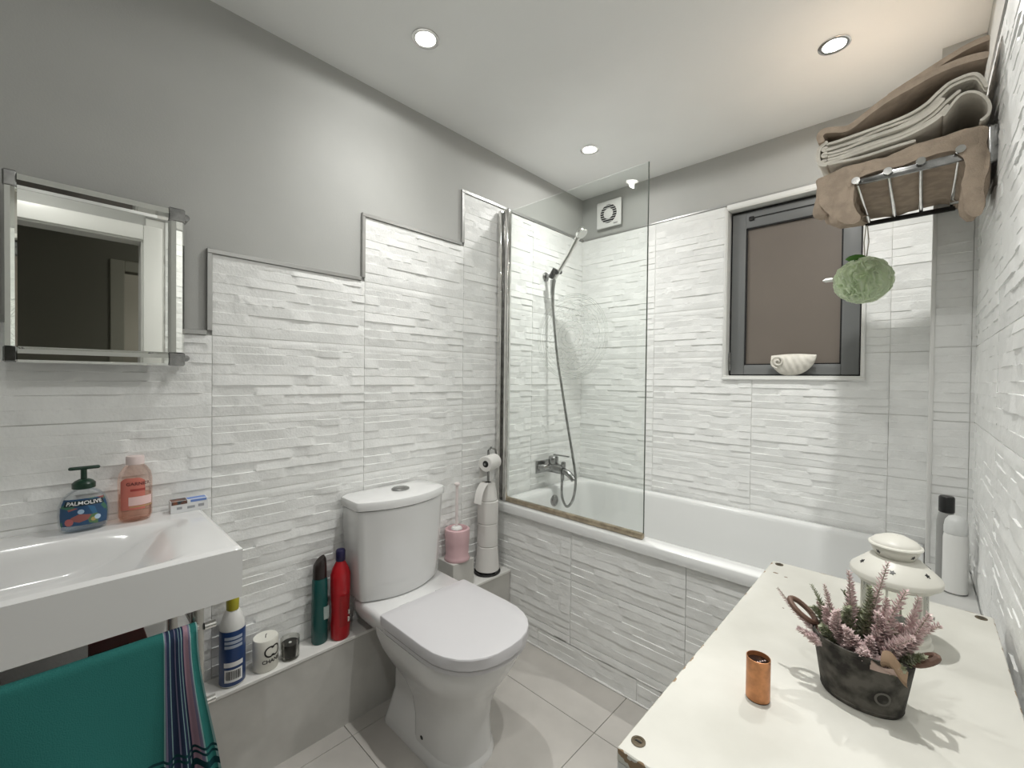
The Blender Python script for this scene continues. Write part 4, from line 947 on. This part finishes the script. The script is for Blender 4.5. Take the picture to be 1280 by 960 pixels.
# copper tin
o = Vector((1.416, -1.606, KZ))
t = thing('copper_tube', 'small open copper cylinder with dark inside on the white cabinet', 'container', o)
part('wall', G().lathe([(.0135, .0015), (.0158, .0015), (.0158, .060), (.0150, .0603), (.0146, .058), (.0146, .010)], o, 36, cap=False), mat('copper_foil', (.60, .27, .12), .36, metal=.55, var=.2, vscale=90), t)
part('base', G().lathe([(.0154, 0), (.0156, .0028), (.0146, .010), (.002, .0095)], o, 30), mat('copper_dark', (.05, .02, .012), .4), t)
part('inside', G().lathe([(.0144, .010), (.0144, .054), (.003, .053)], o, 30), mat('dark_brown_gloss', (.016, .008, .006), .18), t)
for k in range(5): part('print_mark', G().box((o.x-.003+.0022*k, o.y-.0085+.0036*k, o.z+.0530), (o.x-.001+.0022*k, o.y-.0060+.0036*k, o.z+.0546)), mat('pale_print', (.45, .35, .33), .6), t, smooth=False)

# lantern
o = Vector((1.553, -1.272, KZ))
t = thing('metal_lantern', 'white metal lantern with star cut-outs and glass sides on the cabinet', 'lantern', o)
M_lan = mat('cream_lantern_metal', (.74, .725, .66), .38)
part('base', G().lathe([(.052, 0), (.053, .003), (.053, .007), (.049, .010), (.048, .016), (.050, .018), (.048, .023), (.040, .025), (.004, .025)], o, 44), M_lan, t)
part('roof', G().lathe([(.0605, .112), (.0630, .1125), (.0640, .114), (.0640, .1205), (.0628, .1235), (.0365, .1485), (.0335, .150), (.026, .150), (.026, .148), (.034, .146), (.0600, .1215), (.0605, .112)], o, 48, cap=False), M_lan, t, ang=30)
part('band', G().lathe([(.050, .104), (.0535, .104), (.0535, .116), (.050, .116)], o, 44, cap=False), M_lan, t)
part('chimney', G().lathe([(.0235, .149), (.0285, .1535), (.0325, .160), (.0350, .1685), (.0345, .170), (.0315, .162), (.0270, .1555)], o, 40, cap=False), M_lan, t)
part('cap', G().lathe([(.034, .168), (.0375, .1690), (.0385, .171), (.0375, .1730), (.0345, .1742), (.0335, .1765), (.0300, .1805), (.016, .1875), (.006, .1895), (.002, .190)], o, 44), M_lan, t, ang=30)
lg = part('glass_wall', G().lathe([(.0455, .024), (.0455, .112)], o, 40, cap=False), glass('lantern_glass', (.93, .94, .91), .09), t)
for k in range(6):
    a = 2*PI*k/6+.35; part('post', G().tube([o+Vector((.0475*cos(a), .0475*sin(a), .02)), o+Vector((.0475*cos(a), .0475*sin(a), .108))], .0017, 8), M_lan, t)
part('latch', G().tube([o+Vector((.05, -.008, .06)), o+Vector((.053, -.008, .06))], .003, 8), M_chrome, t)
part('tea_light', G().lathe([(.019, .025), (.019, .040), (.017, .041), (.004, .040)], o, 24), mat('tea_light_grey', (.35, .35, .34), .4), t)
def star(c, nrm, size, nm='star_cutout'):
    q = nrm.to_track_quat('Z', 'Y').to_matrix(); P = []
    for k in range(10):
        a = PI*k/5; r_ = size if k % 2 == 0 else size*.45; P.append((r_*cos(a), r_*sin(a)))
    part(nm, G().prism(P, lambda x, y: c+q @ Vector((x, y, -.0010)), lambda x, y: c+q @ Vector((x, y, .0006))), M_black, t, smooth=False)
for k in range(6):
    a = 2*PI*k/6-.55; e = Vector((cos(a), sin(a), 0)); n_ = (e*.69+Vector((0, 0, .72))).normalized(); star(o+e*.0500+Vector((0, 0, .1362)), n_, .0046)
star(o+Vector((0.002, -.008, .1874)), Vector((.1, -.45, 1)).normalized(), .005)
for k in range(4):
    a = 2*PI*k/4-2.3; e = Vector((cos(a), sin(a), 0)); star(o+e*.0325+Vector((0, 0, .160)), (e-Vector((0, 0, .45))).normalized(), .0040)

# plant
o = Vector((1.525, -1.500, KZ))
t = thing('potted_heather', 'artificial pink heather in a dark oval wooden pot on the cabinet', 'plant', o, rotz=-.12, local=True)
M_pot = mat('dark_washed_wood', (.018, .016, .013), .85, bump=.5, bscale=60, col2=(.10, .093, .08), vscale=34, lo=.42, hi=.60, detail=6)
def eo(rx, ry, z, n=44): return [Vector((rx*cos(2*PI*k/n), ry*sin(2*PI*k/n), z)) for k in range(n)]
part('pot', G().loft([eo(.046, .034, 0), eo(.048, .036, .003), eo(.060, .046, .082), eo(.0605, .0465, .0845), eo(.057, .043, .0845), eo(.055, .041, .06)], True, False), M_pot, t, ang=40)
for k in range(2):
    z = (.078, .006)[k]; q = z/.082; part('hoop', G().loft([eo(.0475+.0125*q, .0355+.0105*q, z-.002), eo(.0482+.0125*q, .0362+.0105*q, z), eo(.0475+.0125*q, .0355+.0105*q, z+.002)], False, False), M_pot, t)
part('moss', G().loft([eo(.0555, .0415, .066), eo(.045, .034, .076), eo(.02, .015, .080)], False, True), mat('dark_moss', (.05, .06, .03), .95, bump=.6, bscale=90), t)
pp = [(.046, 0), (.060, .082)]
M_wash = mat('pale_wash_print', (.12, .113, .10), .9)
def potmap(zc, ac, off=.0012):
    def f(x, y):
        z = zc+y; q = z/.082; rx = .047+.013*q; ry = .035+.011*q; a = ac+x/.052
        return ((rx+off)*cos(a), (ry+off)*sin(a), z)
    return f
part('rubber_stamp', G().sheet(20, 2, lambda u, v: Vector(potmap(.030, -PI/2+.62)((.007+.003*v)*cos(2*PI*u), (.007+.003*v)*sin(2*PI*u)))), M_wash, t, fixn=False)
M_hand = mat('brown_handle', (.15, .085, .06), .6, bump=.3, bscale=120)
for s in (-1, 1):
    R1 = .021 if s < 0 else .015; c = Vector((s*(.053+R1), -.004, .100 if s < 0 else .092)); d1 = Vector((s*.80, -.1, .60)); pts = [c+d1*R1*cos(2*PI*k/20)+Vector((0, 1, 0))*.014*sin(2*PI*k/20) for k in range(20)]
    part('handle', G().tube(pts, .0042, 8, closed=True).tube([(s*.050, -.004, .078), c-d1*R1], .0045, 8), M_hand, t)
rf = random.Random(21)
M_fl = mat('dusty_pink_floret', (.60, .44, .44), .85, col2=(.74, .62, .60), vscale=160)
M_gl = mat('grey_green_leaf', (.22, .25, .14), .85, col2=(.42, .43, .33), vscale=160)
def spike(b, tip, pink, width, n=120):
    b, tip = Vector(b), Vector(tip); ax = tip-b; L_ = ax.length; ax.normalize(); e1 = ax.orthogonal().normalized(); e2 = ax.cross(e1)
    bend = e1*rf.uniform(-.006, .006)+e2*rf.uniform(-.006, .006)
    sp_ = G().tube([b, b+ax*L_*.5+bend, tip], [.0011, .0009, .0005], 5); s_ = part('flower_stem', sp_, M_gl, t)
    g = G()
    for k in range(n):
        q = .12+.88*k/n; c = b+ax*L_*q+bend*4*q*(1-q); a = k*2.4+rf.uniform(-.3, .3); rad = e1*cos(a)+e2*sin(a)
        ln = width*(1.05-.72*q)*rf.uniform(.75, 1.2); wd = ln*.25; dr = (rad+ax*.75).normalized(); sd = dr.cross(ax).normalized()*wd; up = sd.cross(dr).normalized()*wd*.6
        v = [g.bm.verts.new(p) for p in (c, c+dr*ln*.5+sd+up*.4, c+dr*ln, c+dr*ln*.5-sd+up*.4, c+dr*ln*.5-up)]
        g.bm.faces.new((v[0], v[1], v[2], v[3])); g.bm.faces.new((v[0], v[1], v[4])) ; g.bm.faces.new((v[4], v[1], v[2])); g.bm.faces.new((v[0], v[4], v[3])); g.bm.faces.new((v[4], v[2], v[3]))
    part('florets', g, M_fl if pink else M_gl, s_, smooth=False)
SPK = [((-.022, .0, .07), (-.018, .004, .180), 1, .017), ((.006, .01, .07), (.026, .012, .205), 1, .016), ((.0, .004, .07), (.008, .004, .165), 0, .018), ((.016, -.01, .07), (.048, -.006, .178), 1, .019), ((.028, -.006, .07), (.072, -.012, .158), 1, .019), ((.03, -.014, .07), (.060, -.032, .128), 1, .018),
       ((-.03, -.006, .07), (-.048, .004, .148), 1, .012), ((-.034, .0, .07), (-.066, .008, .140), 0, .011), ((-.036, -.01, .07), (-.110, -.004, .122), 1, .010), ((-.03, -.02, .07), (-.072, -.03, .082), 1, .016), ((-.02, -.016, .07), (-.04, -.034, .100), 0, .018), ((-.034, .004, .07), (-.062, .0, .108), 0, .018),
       ((-.01, -.02, .07), (-.012, -.038, .112), 1, .018), ((.006, -.022, .07), (.012, -.044, .095), 1, .017), ((.02, -.02, .07), (.030, -.042, .092), 1, .015), ((-.006, .0, .07), (-.014, -.010, .130), 0, .02), ((.012, -.004, .07), (.020, -.018, .140), 1, .019), ((.036, .004, .07), (.080, .02, .135), 1, .018),
       ((-.012, .014, .07), (-.030, .036, .135), 0, .018), ((.01, .02, .07), (.02, .046, .140), 1, .018), ((.03, .014, .07), (.056, .034, .160), 1, .017), ((-.028, .012, .07), (-.062, .032, .105), 1, .016), ((.04, -.006, .068), (.070, -.022, .105), 0, .014), ((-.018, -.006, .07), (-.030, -.016, .118), 0, .02), ((.034, -.02, .07), (.05, -.040, .082), 0, .015)]
for k in range(16):
    a = rf.uniform(0, 2*PI); q = rf.uniform(.45, 1.); bx_, by_ = .038*q*cos(a), .026*q*sin(a); out = rf.uniform(1.25, 1.75)
    SPK.append(((bx_*.8, by_*.8, .07), (bx_*out, by_*out, .07+rf.uniform(.028, .062)), int(rf.random() < .62), rf.uniform(.014, .019)))
for s_ in SPK: spike(*s_)
part('dry_leaf', G().sheet(6, 6, lambda u, v: Vector((.030+.026*u, -.040-.010*sin(PI*v)+.006*u, .078+.022*v-.012*u+.006*sin(u*5)))), mat('dry_leaf_brown', (.28, .19, .12), .8), t, fixn=False)
part('dry_leaf', G().sheet(6, 6, lambda u, v: Vector((.018+.030*u, -.043-.006*sin(PI*u), .070+.018*v+.006*sin(v*4+u*2)))), mat('dry_leaf_pink', (.48, .36, .31), .8), t, fixn=False)

# bottles on the ledge by the right wall
o = Vector((1.664, -.480, RIM+.002))
t = thing('spray_can', 'white rounded spray can standing on the ledge by the right wall', 'can', o)
part('body', G().lathe([(.025, 0), (.0275, .003), (.0275, .160), (.026, .172), (.0255, .174)], o, 32), M_white_pl, t)
part('cap', G().lathe([(.0255, .1745), (.0265, .177), (.0265, .195), (.024, .212), (.017, .224), (.006, .229)], o, 30), mat('can_cap_white', (.70, .71, .70), .35), t)
part('base_ring', G().lathe([(.026, .0), (.0284, .001), (.0284, .004), (.027, .005)], o, 30, cap=False), M_chrome_d, t)
o = Vector((1.646, -.395, RIM+.002))
t = thing('pump_bottle', 'grey translucent bottle with black cap behind the spray can', 'bottle', o)
part('body', G().lathe([(.020, 0), (.0225, .003), (.0225, .19), (.018, .212), (.012, .220)], o, 28), mat('smoky_plastic', (.30, .30, .29), .3), t)
part('cap', G().lathe([(.0165, .216), (.0185, .218), (.0185, .262), (.016, .266), (.004, .267)], o, 26), M_black, t)
